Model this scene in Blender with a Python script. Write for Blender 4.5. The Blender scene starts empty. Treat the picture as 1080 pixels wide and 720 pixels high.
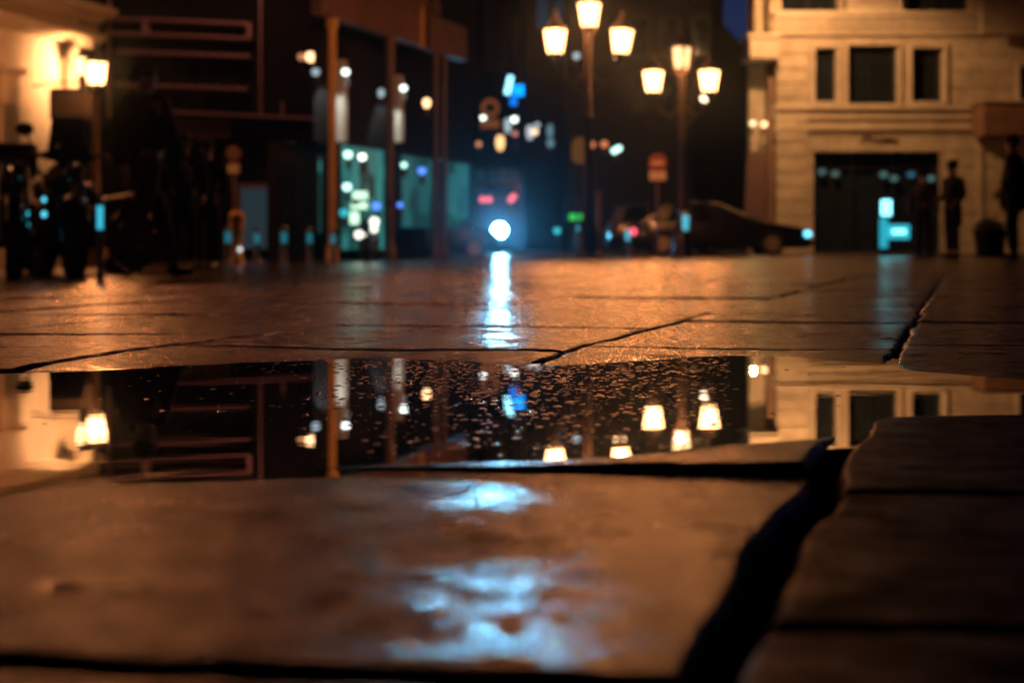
import bpy, math, random
import numpy as np
from mathutils import Vector, Matrix
random.seed(7)
C = bpy.context.scene.collection
PI = math.pi
R = math.radians

# ------------------------------------------------------------------ scene
sc = bpy.context.scene
sc.render.engine = 'CYCLES'
sc.view_settings.view_transform = 'Standard'
try: sc.view_settings.look = 'None'
except Exception: pass
sc.view_settings.gamma = 1.0
sc.view_settings.exposure = -0.15
sc.view_settings.use_curve_mapping = False
sc.cycles.use_denoising = True
sc.cycles.sample_clamp_indirect = 6.0
sc.cycles.caustics_reflective = False
sc.cycles.caustics_refractive = False
sc.cycles.max_bounces = 4
sc.cycles.transparent_max_bounces = 6

F = 1500.0          # focal length in photo pixels (50 mm on a 36 mm sensor, 1080 px wide)
Y0 = 256.5          # horizon row of the photo
HC = 0.125          # camera height above the puddle

def ground_z(x, y):
    """plaza surface: falls gently away from the puddle and to the left"""
    s = 0.0053*max(0.0, y-2.0)
    t = min(1.0, max(0.0, (y-2.0)/6.0)); t = t*t*(3-2*t)
    c = 0.12*(1-math.exp(-max(0.0, -x-0.6)/1.2))*t
    return -s-c

def W(px, py, D):
    """world point that stands at photo pixel (px,py) at distance D"""
    return Vector(((px-540)/F*D, D, HC-(py-Y0)/F*D))
def X(px, D): return (px-540)/F*D
def Z(py, D): return HC-(py-Y0)/F*D

# ------------------------------------------------------------------ materials
MATS = {}
def newmat(name):
    m = bpy.data.materials.new(name); m.use_nodes = True
    nt = m.node_tree; nt.nodes.clear()
    out = nt.nodes.new('ShaderNodeOutputMaterial')
    return m, nt, out
def nd(nt, t, **kw):
    n = nt.nodes.new(t)
    for k, v in kw.items():
        if k.startswith('i_'):
            n.inputs[k[2:].replace('_', ' ')].default_value = v
        else: setattr(n, k, v)
    return n
def ramp(nt, fac, stops):
    n = nt.nodes.new('ShaderNodeValToRGB')
    e = n.color_ramp.elements
    while len(e) < len(stops): e.new(0.5)
    for el, (p, c) in zip(e, stops):
        el.position = p
        el.color = (c, c, c, 1) if isinstance(c, (int, float)) else (*c, 1)
    nt.links.new(fac, n.inputs['Fac'])
    return n.outputs['Color']

def surf(name, col, rough=0.6, metal=0.0, scale=6.0, var=0.25, bump=0.15, stain=0.0, spec=0.5, coat=0.0, stretch=(1,1,1)):
    """principled surface with noise-driven tone, roughness and relief"""
    if name in MATS: return MATS[name]
    m, nt, out = newmat(name)
    p = nd(nt, 'ShaderNodeBsdfPrincipled')
    tc = nd(nt, 'ShaderNodeTexCoord'); mp = nd(nt, 'ShaderNodeMapping'); mp.inputs['Scale'].default_value = stretch
    nt.links.new(tc.outputs['Object'], mp.inputs['Vector'])
    n1 = nd(nt, 'ShaderNodeTexNoise'); n1.inputs['Scale'].default_value = scale; n1.inputs['Detail'].default_value = 6
    nt.links.new(mp.outputs['Vector'], n1.inputs['Vector'])
    lo = tuple(c*(1-var) for c in col); hi = tuple(min(1, c*(1+var)) for c in col)
    cr = ramp(nt, n1.outputs['Fac'], [(0.3, lo), (0.7, hi)])
    if stain > 0:
        n2 = nd(nt, 'ShaderNodeTexNoise'); n2.inputs['Scale'].default_value = scale*0.23; n2.inputs['Detail'].default_value = 8
        nt.links.new(mp.outputs['Vector'], n2.inputs['Vector'])
        st = ramp(nt, n2.outputs['Fac'], [(0.45, 1.0), (0.62, 1.0-stain)])
        mx = nd(nt, 'ShaderNodeMixRGB', blend_type='MULTIPLY'); mx.inputs['Fac'].default_value = 1
        nt.links.new(cr, mx.inputs['Color1']); nt.links.new(st, mx.inputs['Color2']); cr = mx.outputs['Color']
    nt.links.new(cr, p.inputs['Base Color'])
    rr = ramp(nt, n1.outputs['Fac'], [(0.3, max(0.02, rough*0.8)), (0.7, min(1, rough*1.2))])
    nt.links.new(rr, p.inputs['Roughness'])
    p.inputs['Metallic'].default_value = metal
    p.inputs['Specular IOR Level'].default_value = spec
    if coat: p.inputs['Coat Weight'].default_value = coat; p.inputs['Coat Roughness'].default_value = 0.05
    if bump:
        b = nd(nt, 'ShaderNodeBump'); b.inputs['Strength'].default_value = bump; b.inputs['Distance'].default_value = 0.02
        n3 = nd(nt, 'ShaderNodeTexNoise'); n3.inputs['Scale'].default_value = scale*5; n3.inputs['Detail'].default_value = 4
        nt.links.new(mp.outputs['Vector'], n3.inputs['Vector'])
        nt.links.new(n3.outputs['Fac'], b.inputs['Height']); nt.links.new(b.outputs['Normal'], p.inputs['Normal'])
    nt.links.new(p.outputs['BSDF'], out.inputs['Surface'])
    MATS[name] = m; return m

def glow(name, col, strength, trans=0.0):
    """surface of a lamp, lit sign or lit window"""
    if name in MATS: return MATS[name]
    m, nt, out = newmat(name)
    e = nd(nt, 'ShaderNodeEmission'); e.inputs['Color'].default_value = (*col, 1); e.inputs['Strength'].default_value = strength
    if trans:
        t = nd(nt, 'ShaderNodeBsdfTransparent'); t.inputs['Color'].default_value = (1, 0.93, 0.85, 1)
        mx = nd(nt, 'ShaderNodeMixShader'); mx.inputs['Fac'].default_value = trans
        nt.links.new(e.outputs[0], mx.inputs[1]); nt.links.new(t.outputs[0], mx.inputs[2])
        nt.links.new(mx.outputs[0], out.inputs['Surface'])
    else:
        nt.links.new(e.outputs[0], out.inputs['Surface'])
    MATS[name] = m; return m

def litroom(name, col, strength, scale=2.0, lo=0.15):
    """a lit shop interior seen through its glass: uneven light of goods and fittings, glossy pane"""
    if name in MATS: return MATS[name]
    m, nt, out = newmat(name)
    p = nd(nt, 'ShaderNodeBsdfPrincipled'); p.inputs['Base Color'].default_value = (0.02, 0.03, 0.03, 1); p.inputs['Roughness'].default_value = 0.1
    tc = nd(nt, 'ShaderNodeTexCoord'); mp = nd(nt, 'ShaderNodeMapping'); mp.inputs['Scale'].default_value = (1, 1, 0.6)
    nt.links.new(tc.outputs['Object'], mp.inputs['Vector'])
    v = nd(nt, 'ShaderNodeTexVoronoi'); v.inputs['Scale'].default_value = scale; v.distance = 'CHEBYCHEV'
    nt.links.new(mp.outputs['Vector'], v.inputs['Vector'])
    s = ramp(nt, v.outputs['Color'], [(0.25, lo), (0.8, 1.0)])
    mu = nd(nt, 'ShaderNodeMath', operation='MULTIPLY'); mu.inputs[1].default_value = strength
    nt.links.new(s, mu.inputs[0])
    p.inputs['Emission Color'].default_value = (*col, 1)
    nt.links.new(mu.outputs[0], p.inputs['Emission Strength'])
    nt.links.new(p.outputs['BSDF'], out.inputs['Surface'])
    MATS[name] = m; return m

# ------------------------------------------------------------------ mesh builder
class MB:
    def __init__(s): s.v = []; s.f = []
    def add(s, vs, fs, M=None):
        o = len(s.v)
        for p in vs:
            p = Vector(p)
            s.v.append(tuple(M @ p) if M is not None else tuple(p))
        s.f += [tuple(i+o for i in f) for f in fs]
        return s
    def box(s, c, d, rz=0.0, M=None):
        x, y, z = d[0]/2, d[1]/2, d[2]/2
        vs = [(-x,-y,-z),(x,-y,-z),(x,y,-z),(-x,y,-z),(-x,-y,z),(x,-y,z),(x,y,z),(-x,y,z)]
        fs = [(3,2,1,0),(4,5,6,7),(0,1,5,4),(1,2,6,5),(2,3,7,6),(3,0,4,7)]
        T = Matrix.Translation(c) @ Matrix.Rotation(rz, 4, 'Z')
        return s.add(vs, fs, M @ T if M is not None else T)
    def bbox(s, x0, x1, y0, y1, z0, z1):
        return s.box(((x0+x1)/2, (y0+y1)/2, (z0+z1)/2), (x1-x0, y1-y0, z1-z0))
    def tube(s, pts, r, n=10, caps=True):
        """swept tube; r is a number or one radius per point"""
        pts = [Vector(p) for p in pts]; rs = r if isinstance(r, (list, tuple)) else [r]*len(pts)
        vs = []; fs = []; up = None
        for i, p in enumerate(pts):
            t = (pts[min(i+1, len(pts)-1)]-pts[max(i-1, 0)]).normalized()
            if up is None:
                a = Vector((0,0,1)) if abs(t.z) < 0.9 else Vector((1,0,0)); up = t.cross(a).normalized()
            up = (up-t*up.dot(t)).normalized(); b = t.cross(up)
            for k in range(n):
                a = 2*PI*k/n; vs.append(p+(up*math.cos(a)+b*math.sin(a))*rs[i])
        for i in range(len(pts)-1):
            for k in range(n):
                k2 = (k+1) % n; fs.append((i*n+k, i*n+k2, (i+1)*n+k2, (i+1)*n+k))
        if caps:
            fs.append(tuple(range(n-1, -1, -1))); fs.append(tuple((len(pts)-1)*n+k for k in range(n)))
        return s.add(vs, fs)
    def lathe(s, prof, c=(0,0,0), n=16, M=None, a0=0.0):
        """prof = [(radius, z)...] from bottom to top"""
        vs = []; fs = []; m = len(prof)
        for r, z in prof:
            for k in range(n):
                a = a0+2*PI*k/n; vs.append((c[0]+r*math.cos(a), c[1]+r*math.sin(a), c[2]+z))
        for i in range(m-1):
            for k in range(n):
                k2 = (k+1) % n; fs.append((i*n+k, i*n+k2, (i+1)*n+k2, (i+1)*n+k))
        fs.append(tuple(range(n-1, -1, -1))); fs.append(tuple((m-1)*n+k for k in range(n)))
        return s.add(vs, fs, M)
    def ball(s, c, r, n=12, sc_=(1,1,1)):
        prof = []
        for i in range(n//2+1):
            a = -PI/2+PI*i/(n//2); prof.append((max(1e-4, r*math.cos(a)), r*math.sin(a)))
        M = Matrix.Translation(c) @ Matrix.Diagonal((*sc_, 1))
        return s.lathe(prof, n=n, M=M)
    def prism(s, poly, a0, a1, axis='Y'):
        """extrude a polygon given in (x,z) along Y, (y,z) along X or (x,y) along Z"""
        def P(u, v, w):
            return {'Y': (u, w, v), 'X': (w, u, v), 'Z': (u, v, w)}[axis]
        n = len(poly)
        vs = [P(u, v, a0) for u, v in poly]+[P(u, v, a1) for u, v in poly]
        fs = [tuple(range(n)), tuple(range(2*n-1, n-1, -1))]
        fs += [(i, n+i, n+(i+1) % n, (i+1) % n) for i in range(n)]
        return s.add(vs, fs)
    def build(s, name, mat, parent=None, smooth=False, bevel=0.0):
        me = bpy.data.meshes.new(name); me.from_pydata(s.v, [], s.f); me.update()
        import bmesh
        b = bmesh.new(); b.from_mesh(me); bmesh.ops.recalc_face_normals(b, faces=b.faces); b.to_mesh(me); b.free()
        o = bpy.data.objects.new(name, me); C.objects.link(o)
        if mat: me.materials.append(mat)
        if parent is not None: o.parent = parent
        if smooth:
            me.shade_smooth() if hasattr(me, 'shade_smooth') else me.polygons.foreach_set('use_smooth', [True]*len(me.polygons))
            me.set_sharp_from_angle(angle=R(38))
        if bevel:
            bv = o.modifiers.new('bevel', 'BEVEL'); bv.width = bevel; bv.segments = 2; bv.limit_method = 'ANGLE'
        return o

def tag(o, label, cat, group=None):
    o['label'] = label; o['category'] = cat
    if group: o['group'] = group
    return o
def thing(name, label, cat, loc=(0,0,0), rz=0.0, group=None):
    o = bpy.data.objects.new(name, None); C.objects.link(o); o.empty_display_size = 0.1
    o.location = loc; o.rotation_euler = (0, 0, rz)
    return tag(o, label, cat, group)
def structure(o): o['kind'] = 'structure'; return o
def kids(o): return [c for c in bpy.data.objects if c.parent == o]
def copy_tree(o, parent=None):
    c = o.copy(); C.objects.link(c)
    if parent is not None: c.parent = parent
    for ch in kids(o): copy_tree(ch, c)
    return c
def bulb(parent, loc, power, col, radius=0.1, spot=None, aim=None, blend=0.4):
    li = bpy.data.lights.new('bulb', 'SPOT' if spot else 'POINT')
    li.energy = power; li.color = col; li.shadow_soft_size = radius
    if spot: li.spot_size = spot; li.spot_blend = blend
    o = bpy.data.objects.new('bulb', li); C.objects.link(o); o.parent = parent; o.location = loc
    if aim is not None:
        o.rotation_euler = Vector(aim).to_track_quat('-Z', 'Y').to_euler()
    return o

WARM = (1.0, 0.34, 0.10)
AMBER = (1.0, 0.60, 0.26)

# ------------------------------------------------------------------ base materials
M_iron = surf('dark cast iron', (0.035, 0.03, 0.03), 0.45, 0.6, 14, 0.3, 0.1)
M_iron_brown = surf('brown painted iron', (0.035, 0.022, 0.02), 0.4, 0.3, 14, 0.3, 0.1)
M_steel = surf('brushed steel', (0.42, 0.44, 0.46), 0.25, 1.0, 20, 0.15, 0.04)
M_stone = surf('pale limestone', (0.46, 0.38, 0.28), 0.75, 0, 3.0, 0.18, 0.25, 0.25)
M_stone_d = surf('limestone trim', (0.50, 0.42, 0.32), 0.7, 0, 4.0, 0.14, 0.2, 0.15)
M_white = surf('white stucco', (0.62, 0.56, 0.48), 0.8, 0, 2.5, 0.10, 0.2, 0.2)
M_white_trim = surf('cream moulding', (0.46, 0.40, 0.32), 0.7, 0, 4, 0.12, 0.15, 0.2)
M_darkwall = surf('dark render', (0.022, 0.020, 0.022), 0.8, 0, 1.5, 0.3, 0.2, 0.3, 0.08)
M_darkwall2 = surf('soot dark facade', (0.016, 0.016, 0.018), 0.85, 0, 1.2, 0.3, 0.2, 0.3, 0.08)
M_rail = surf('brown balcony rail', (0.50, 0.30, 0.28), 0.5, 0, 8, 0.2, 0.1)
M_fascia = surf('brown fascia board', (0.10, 0.045, 0.042), 0.55, 0, 3, 0.2, 0.15, 0.3)
M_ochre = surf('ochre painted column', (0.42, 0.24, 0.07), 0.5, 0, 5, 0.2, 0.12, 0.25)
M_brownp = surf('brown painted column', (0.075, 0.042, 0.04), 0.5, 0, 5, 0.2, 0.12, 0.25)
M_palep = surf('pale rendered pilaster', (0.55, 0.54, 0.50), 0.6, 0, 5, 0.12, 0.15)
M_glass = surf('dark window glass', (0.012, 0.016, 0.02), 0.06, 0, 3, 0.2, 0.0, 0, 0.6)
M_bluewin = surf('dusk blue window glass', (0.02, 0.04, 0.06), 0.12, 0.2, 1.5, 0.4, 0.0, 0, 0.8)
M_black = surf('black plastic', (0.015, 0.015, 0.016), 0.5, 0, 20, 0.2, 0.05, spec=0.15)
M_tyre = surf('tyre rubber', (0.02, 0.02, 0.02), 0.8, 0, 30, 0.2, 0.1)
M_carpaint = surf('dark car paint', (0.012, 0.012, 0.016), 0.25, 0.1, 40, 0.1, 0.0, 0, 0.5, 0.8)
M_carpaint2 = surf('black car paint', (0.008, 0.008, 0.010), 0.3, 0.1, 40, 0.1, 0.0, 0, 0.5, 0.5)
M_chrome = surf('chrome', (0.75, 0.75, 0.76), 0.12, 1.0, 30, 0.05, 0.0)
M_rim = surf('alloy wheel', (0.45, 0.36, 0.26), 0.4, 0.5, 30, 0.1, 0.0)
M_skin = surf('skin', (0.40, 0.24, 0.17), 0.55, 0, 30, 0.1, 0.05)
M_hair = surf('dark hair', (0.012, 0.009, 0.008), 0.7, 0, 60, 0.3, 0.3, spec=0.08)
M_cloth = surf('black wool coat', (0.014, 0.014, 0.017), 0.9, 0, 60, 0.3, 0.3, spec=0.15)
M_cloth2 = surf('charcoal jacket', (0.012, 0.012, 0.014), 0.85, 0, 60, 0.3, 0.3, spec=0.15)
M_jeans = surf('dark brown trousers', (0.075, 0.045, 0.045), 0.85, 0, 60, 0.3, 0.3, spec=0.15)
M_trous = surf('black trousers', (0.015, 0.014, 0.016), 0.85, 0, 60, 0.3, 0.3, spec=0.15)
M_shoe = surf('black leather shoe', (0.012, 0.011, 0.011), 0.35, 0, 30, 0.2, 0.05)
M_red = surf('red sign enamel', (0.13, 0.016, 0.02), 0.5, 0, 20, 0.1, 0.02)
M_signwhite = surf('white sign enamel', (0.38, 0.33, 0.29), 0.5, 0, 20, 0.1, 0.02)
M_leaf = surf('dark shrub leaves', (0.025, 0.04, 0.02), 0.6, 0, 8, 0.4, 0.1)

G_lantern = glow('lit lantern glass', (1.0, 0.50, 0.18), 11.0, 0.35)
G_lantern_dim = glow('lit frosted lantern pane', AMBER, 3.2, 0.35)
G_warm = glow('warm globe', (1.0, 0.55, 0.25), 4.0)
G_warmdim = glow('faint amber globe', (1.0, 0.40, 0.18), 0.8)
G_white = glow('white globe', (0.92, 1.0, 0.92), 4.0)
G_whitedim = glow('faint white globe', (0.7, 0.9, 1.0), 0.7)
G_red = glow('red lamp lens', (1.0, 0.10, 0.14), 2.2)
G_green = glow('green lamp lens', (0.05, 0.8, 0.12), 0.9)
G_cyan = glow('cyan lit panel', (0.05, 0.75, 1.0), 2.2)
G_cyanwhite = glow('pale cyan screen', (0.25, 0.9, 1.0), 3.2)
G_blue = glow('blue neon', (0.0, 0.30, 1.0), 2.2)
G_bluewhite = glow('pale blue neon', (0.30, 0.80, 1.0), 3.0)
G_bluedot = glow('blue small lamp', (0.10, 0.25, 1.0), 2.2)
G_teal = glow('teal small lamp', (0.05, 0.55, 0.65), 1.2)
G_tealw = glow('teal white lamp', (0.55, 1.0, 0.85), 3.0)
G_lime = glow('pale lime panel', (0.62, 1.0, 0.70), 1.8)
G_head = glow('lit headlight lens', (0.13, 0.62, 1.0), 330.0)
G_headside = glow('cool side headlight', (0.15, 0.7, 1.0), 3.0)
R_teal = litroom('teal lit shop room', (0.07, 0.55, 0.52), 0.42, 2.6, 0.12)
R_tealdim = litroom('dim teal shop room', (0.07, 0.42, 0.46), 0.34, 1.6, 0.3)
R_far = litroom('dim blue far room', (0.08, 0.34, 0.44), 0.10, 0.8, 0.2)
R_ochre = litroom('ochre lit doorway', (0.75, 0.36, 0.08), 0.16, 1.0, 0.6)
R_grey = litroom('grey lit pane', (0.25, 0.42, 0.55), 0.10, 1.0, 0.6)
SKY_STRENGTH = 1.1
# ------------------------------------------------------------------ paving (height field of worn slabs), puddle, road
rng = np.random.RandomState(11)
def hash2(ix, iy, seed):
    h = (ix.astype(np.int64)*374761393+iy.astype(np.int64)*668265263+seed*982451653) & 0x7fffffff
    h = ((h ^ (h >> 13))*1274126177) & 0x7fffffff
    return ((h ^ (h >> 16)) & 0xffff)/65535.0
def vnoise(x, y, seed=0):
    ix = np.floor(x); iy = np.floor(y); fx = x-ix; fy = y-iy
    fx = fx*fx*(3-2*fx); fy = fy*fy*(3-2*fy)
    a = hash2(ix, iy, seed); b = hash2(ix+1, iy, seed); c = hash2(ix, iy+1, seed); d = hash2(ix+1, iy+1, seed)
    return (a*(1-fx)+b*fx)*(1-fy)+(c*(1-fx)+d*fx)*fy-0.5
def fbm(x, y, seed=0, oct=3):
    r = 0; a = 1.0
    for k in range(oct):
        r = r+a*vnoise(x*2**k, y*2**k, seed+k*17); a *= 0.5
    return r
def sstep(a, b, x):
    t = np.clip((x-a)/(b-a), 0, 1); return t*t*(3-2*t)

def pxg(px, py): 
    D = HC*F/(py-Y0); return ((px-540)/F*D, D)
far_shore = [(-420,404),(-150,398),(0,393),(130,390),(200,385),(330,379),(400,377),(480,380),(545,385),(600,385),(700,379),(760,375),(830,375.5),(900,381),(930,384),(960,391),(1000,394),(1080,400),(1250,409),(1420,421)]
near_shore = [(1420,433),(1250,436),(1080,437),(985,438),(945,440),(915,447),(895,459),(870,463),(780,468),(700,477),(560,486),(440,489),(330,492),(200,495),(110,505),(60,508),(0,514),(-200,510),(-420,470)]
PUD = np.array([pxg(*p) for p in far_shore+near_shore])

def poly_sd(x, y, P):
    """signed distance, positive outside"""
    d = np.full(x.shape, 1e9); ins = np.zeros(x.shape, bool)
    n = len(P)
    for i in range(n):
        ax, ay = P[i]; bx, by = P[(i+1) % n]
        ex, ey = bx-ax, by-ay
        t = np.clip(((x-ax)*ex+(y-ay)*ey)/(ex*ex+ey*ey), 0, 1)
        d = np.minimum(d, np.hypot(x-ax-t*ex, y-ay-t*ey))
        with np.errstate(divide='ignore', invalid='ignore'):
            c = ((ay > y) != (by > y)) & (x < (bx-ax)*(y-ay)/(by-ay+1e-12)+ax)
        ins ^= c
    return np.where(ins, -d, d)

SK = 0.315                       # lean of the long joints
cols_u = [-0.455, 0.02, 0.388]   # the column edges seen near the puddle (at y = 1.46)
while cols_u[0] > -16: cols_u.insert(0, cols_u[0]-0.42)
while cols_u[-1] < 16: cols_u.append(cols_u[-1]+0.425)
cols_u = np.array(cols_u)
iA = int(np.where(np.abs(cols_u-0.02) < 1e-6)[0][0])      # column from 0.02 to 0.388
rows = {}
rr = random.Random(5)
for i in range(len(cols_u)-1):
    st = rr.uniform(0, 0.55); L = []
    v = -6+st
    while v < 45: L.append(v); v += rr.choice([0.5, 0.56, 0.6, 0.66])
    rows[i] = np.array(L)
rows[iA-1] = np.array([-6, -1, -0.2, 0.13, 0.398, 1.10, 1.60, 2.05, 2.62, 3.35]+list(np.arange(3.95, 45, 0.6)))
rows[iA] = np.array([-6, -1, -0.2, 0.13, 0.410, 0.778, 1.13, 1.66, 2.25, 2.86, 3.45]+list(np.arange(4.05, 45, 0.6)))
rows[iA+1] = np.array([-6, -1, -0.2, 0.2, 0.465, 0.72, 1.115, 1.75, 2.28, 2.90, 3.5]+list(np.arange(4.1, 45, 0.6)))

def heights(x, y):
    D = y
    jx = x+0.006*vnoise(x*7, y*7, 3)+0.007*vnoise(x*26, y*26, 4)+0.003*vnoise(x*70, y*70, 5)
    jy = y+0.010*vnoise(x*7, y*7, 6)+0.007*vnoise(x*26, y*26, 7)+0.003*vnoise(x*70, y*70, 8)
    u = jx-SK*(jy-1.46); v = jy+0.10*jx
    ci = np.clip(np.searchsorted(cols_u, u)-1, 0, len(cols_u)-2)
    du = np.minimum(u-cols_u[ci], cols_u[ci+1]-u)
    dv = np.full(x.shape, 9.0); ri = np.zeros(x.shape, int)
    for i in np.unique(ci):
        m = ci == i; L = rows[int(i)]
        k = np.clip(np.searchsorted(L, v[m])-1, 0, len(L)-2)
        ri[m] = k; dv[m] = np.minimum(v[m]-L[k], L[k+1]-v[m])
    # slab height, tilt, hollow
    h1 = hash2(ci, ri, 21); h2 = hash2(ci, ri, 22); h3 = hash2(ci, ri, 23)
    cu = (cols_u[ci]+cols_u[ci+1])/2
    z = 0.005+(h1-0.5)*0.003*sstep(1.2, 2.4, D)
    z = z+(u-cu)*(h2-0.5)*0.02
    N = (ci == iA) & (y < 0.9) & (v < 0.778)
    N = N | ((u < 0.03) & (y < 0.80)); z = np.where(N, 0.0, z)
    # worn relief
    z = z+np.where(N, 0.0012, 0.0030)*fbm(x*3.1, y*3.1, 31, 2)+0.0009*fbm(x*14, y*14, 35, 3)+0.0005*fbm(x*60, y*60, 39, 2)
    # the two raised slabs at the near right
    B = (ci == iA+1) & (y < 1.2)
    z = np.where(B, 0.0018+0.5*(z-0.0045), z)
    # pits in the near slab
    for (px, py, rx, ry) in [(155,512,0.012,0.008),(60,560,0.008,0.010),(340,640,0.008,0.012),(70,620,0.008,0.010),(300,530,0.012,0.006)]:
        cx, cy = pxg(px, py); z = z-0.0016*np.exp(-((x-cx)/rx)**2-((y-cy)/ry)**2)
    # joints: worn round edges and a dark gap
    w = np.where((np.abs(u-0.388) < 0.08) & (y < 1.3), 0.0045+0.0015*sstep(1.0, 0.5, D), 0.0032+0.002*(h3))
    w = np.where((np.abs(u-0.388) < 0.08) & (y >= 1.3), 0.0022, w)
    wv = np.where((ci >= iA-1) & (ci <= iA) & (y < 0.95) & (y > 0.6), 0.0026, np.where((ci == iA+1) & (y < 1.2), 0.0024, 0.0036+0.002*h3))
    fade = 1-sstep(5.0, 10.0, D)
    du = np.where((u < 0.06) & (y < 0.85), 9.0, du)
    ju = sstep(w*0.6, w*1.6+0.004, du); jv = sstep(wv*0.5, wv*1.7+0.003, dv)
    j = np.minimum(ju, jv)
    # puddle hollow
    sd = poly_sd(x+0.012*vnoise(x*11, y*11, 51)+0.006*vnoise(x*40, y*40, 52), y+0.010*vnoise(x*9, y*9, 53)+0.004*vnoise(x*37, y*37, 54), PUD)
    sdc = np.clip(sd, -0.2, 0.25)
    shore = np.where(sd > 0, 0.0055*(1-np.exp(-sdc/0.05)), np.maximum(sdc*0.16, -0.018))
    zz = np.where(sd > 0.25, z, shore+np.clip(z-0.005, -0.003, 0.0035)*np.clip(np.abs(sd)/0.03, 0, 1)*np.where(sd > 0, 1, 0.3))
    t = sstep(0.10, 0.25, sd); zz = zz*(1-t)+z*t
    zz = np.where(B & (sd > 0), np.maximum(zz, z*np.clip(sd/0.02, 0, 1)), zz)
    # joints below water are silted up
    depth = np.where(sd < 0, 0.0, np.where(sd < 0.06, 0.015*np.clip(sd/0.02, 0.2, 1), np.where(y > 1.2, 0.006, 0.013)))
    zz = zz-depth*(1-j)*fade
    # fall of the plaza
    s = 0.0053*np.maximum(0, y-2.0); tt = sstep(2.0, 8.0, y)
    zz = zz-s-0.12*(1-np.exp(-np.maximum(0, -x-0.6)/1.2))*tt
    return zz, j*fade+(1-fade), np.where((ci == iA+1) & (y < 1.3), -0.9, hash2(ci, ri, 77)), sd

# rows (distance) and rays
ys = [0.30]
while ys[-1] < 31.0:
    y = ys[-1]
    ys.append(y+(0.0016 if y < 0.62 else 0.0028 if y < 2.0 else min(0.2, 0.0032*y**1.15)))
ys[-1] = 31.0
ys = np.array(ys)
us = np.concatenate([np.linspace(-1.5, -0.46, 190)[:-1], np.linspace(-0.46, 0.46, 500), np.linspace(0.46, 1.5, 190)[1:]])
YY, UU = np.meshgrid(ys, us, indexing='ij')
XX = UU*YY
ZZ, JJ, TT, SD = heights(XX.ravel(), YY.ravel())
nr, nc = len(ys), len(us)
co = np.stack([XX.ravel(), YY.ravel(), ZZ], 1).astype(np.float32)
me = bpy.data.meshes.new('pavement')
me.vertices.add(nr*nc); me.vertices.foreach_set('co', co.ravel())
idx = np.arange(nr*nc).reshape(nr, nc)
q = np.stack([idx[:-1,:-1], idx[:-1,1:], idx[1:,1:], idx[1:,:-1]], -1).reshape(-1, 4)
me.loops.add(q.size); me.loops.foreach_set('vertex_index', q.ravel().astype(np.int32))
me.polygons.add(len(q)); me.polygons.foreach_set('loop_start', np.arange(0, q.size, 4, dtype=np.int32))
me.update(); me.validate()
me.polygons.foreach_set('use_smooth', np.ones(len(q), bool))
at = me.attributes.new('joint', 'FLOAT', 'POINT'); at.data.foreach_set('value', JJ.astype(np.float32))
at = me.attributes.new('tone', 'FLOAT', 'POINT'); at.data.foreach_set('value', TT.astype(np.float32))
at = me.attributes.new('shore', 'FLOAT', 'POINT'); at.data.foreach_set('value', np.clip(SD, -0.3, 3).astype(np.float32))
pav = bpy.data.objects.new('pavement', me); C.objects.link(pav); structure(pav)

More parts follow.
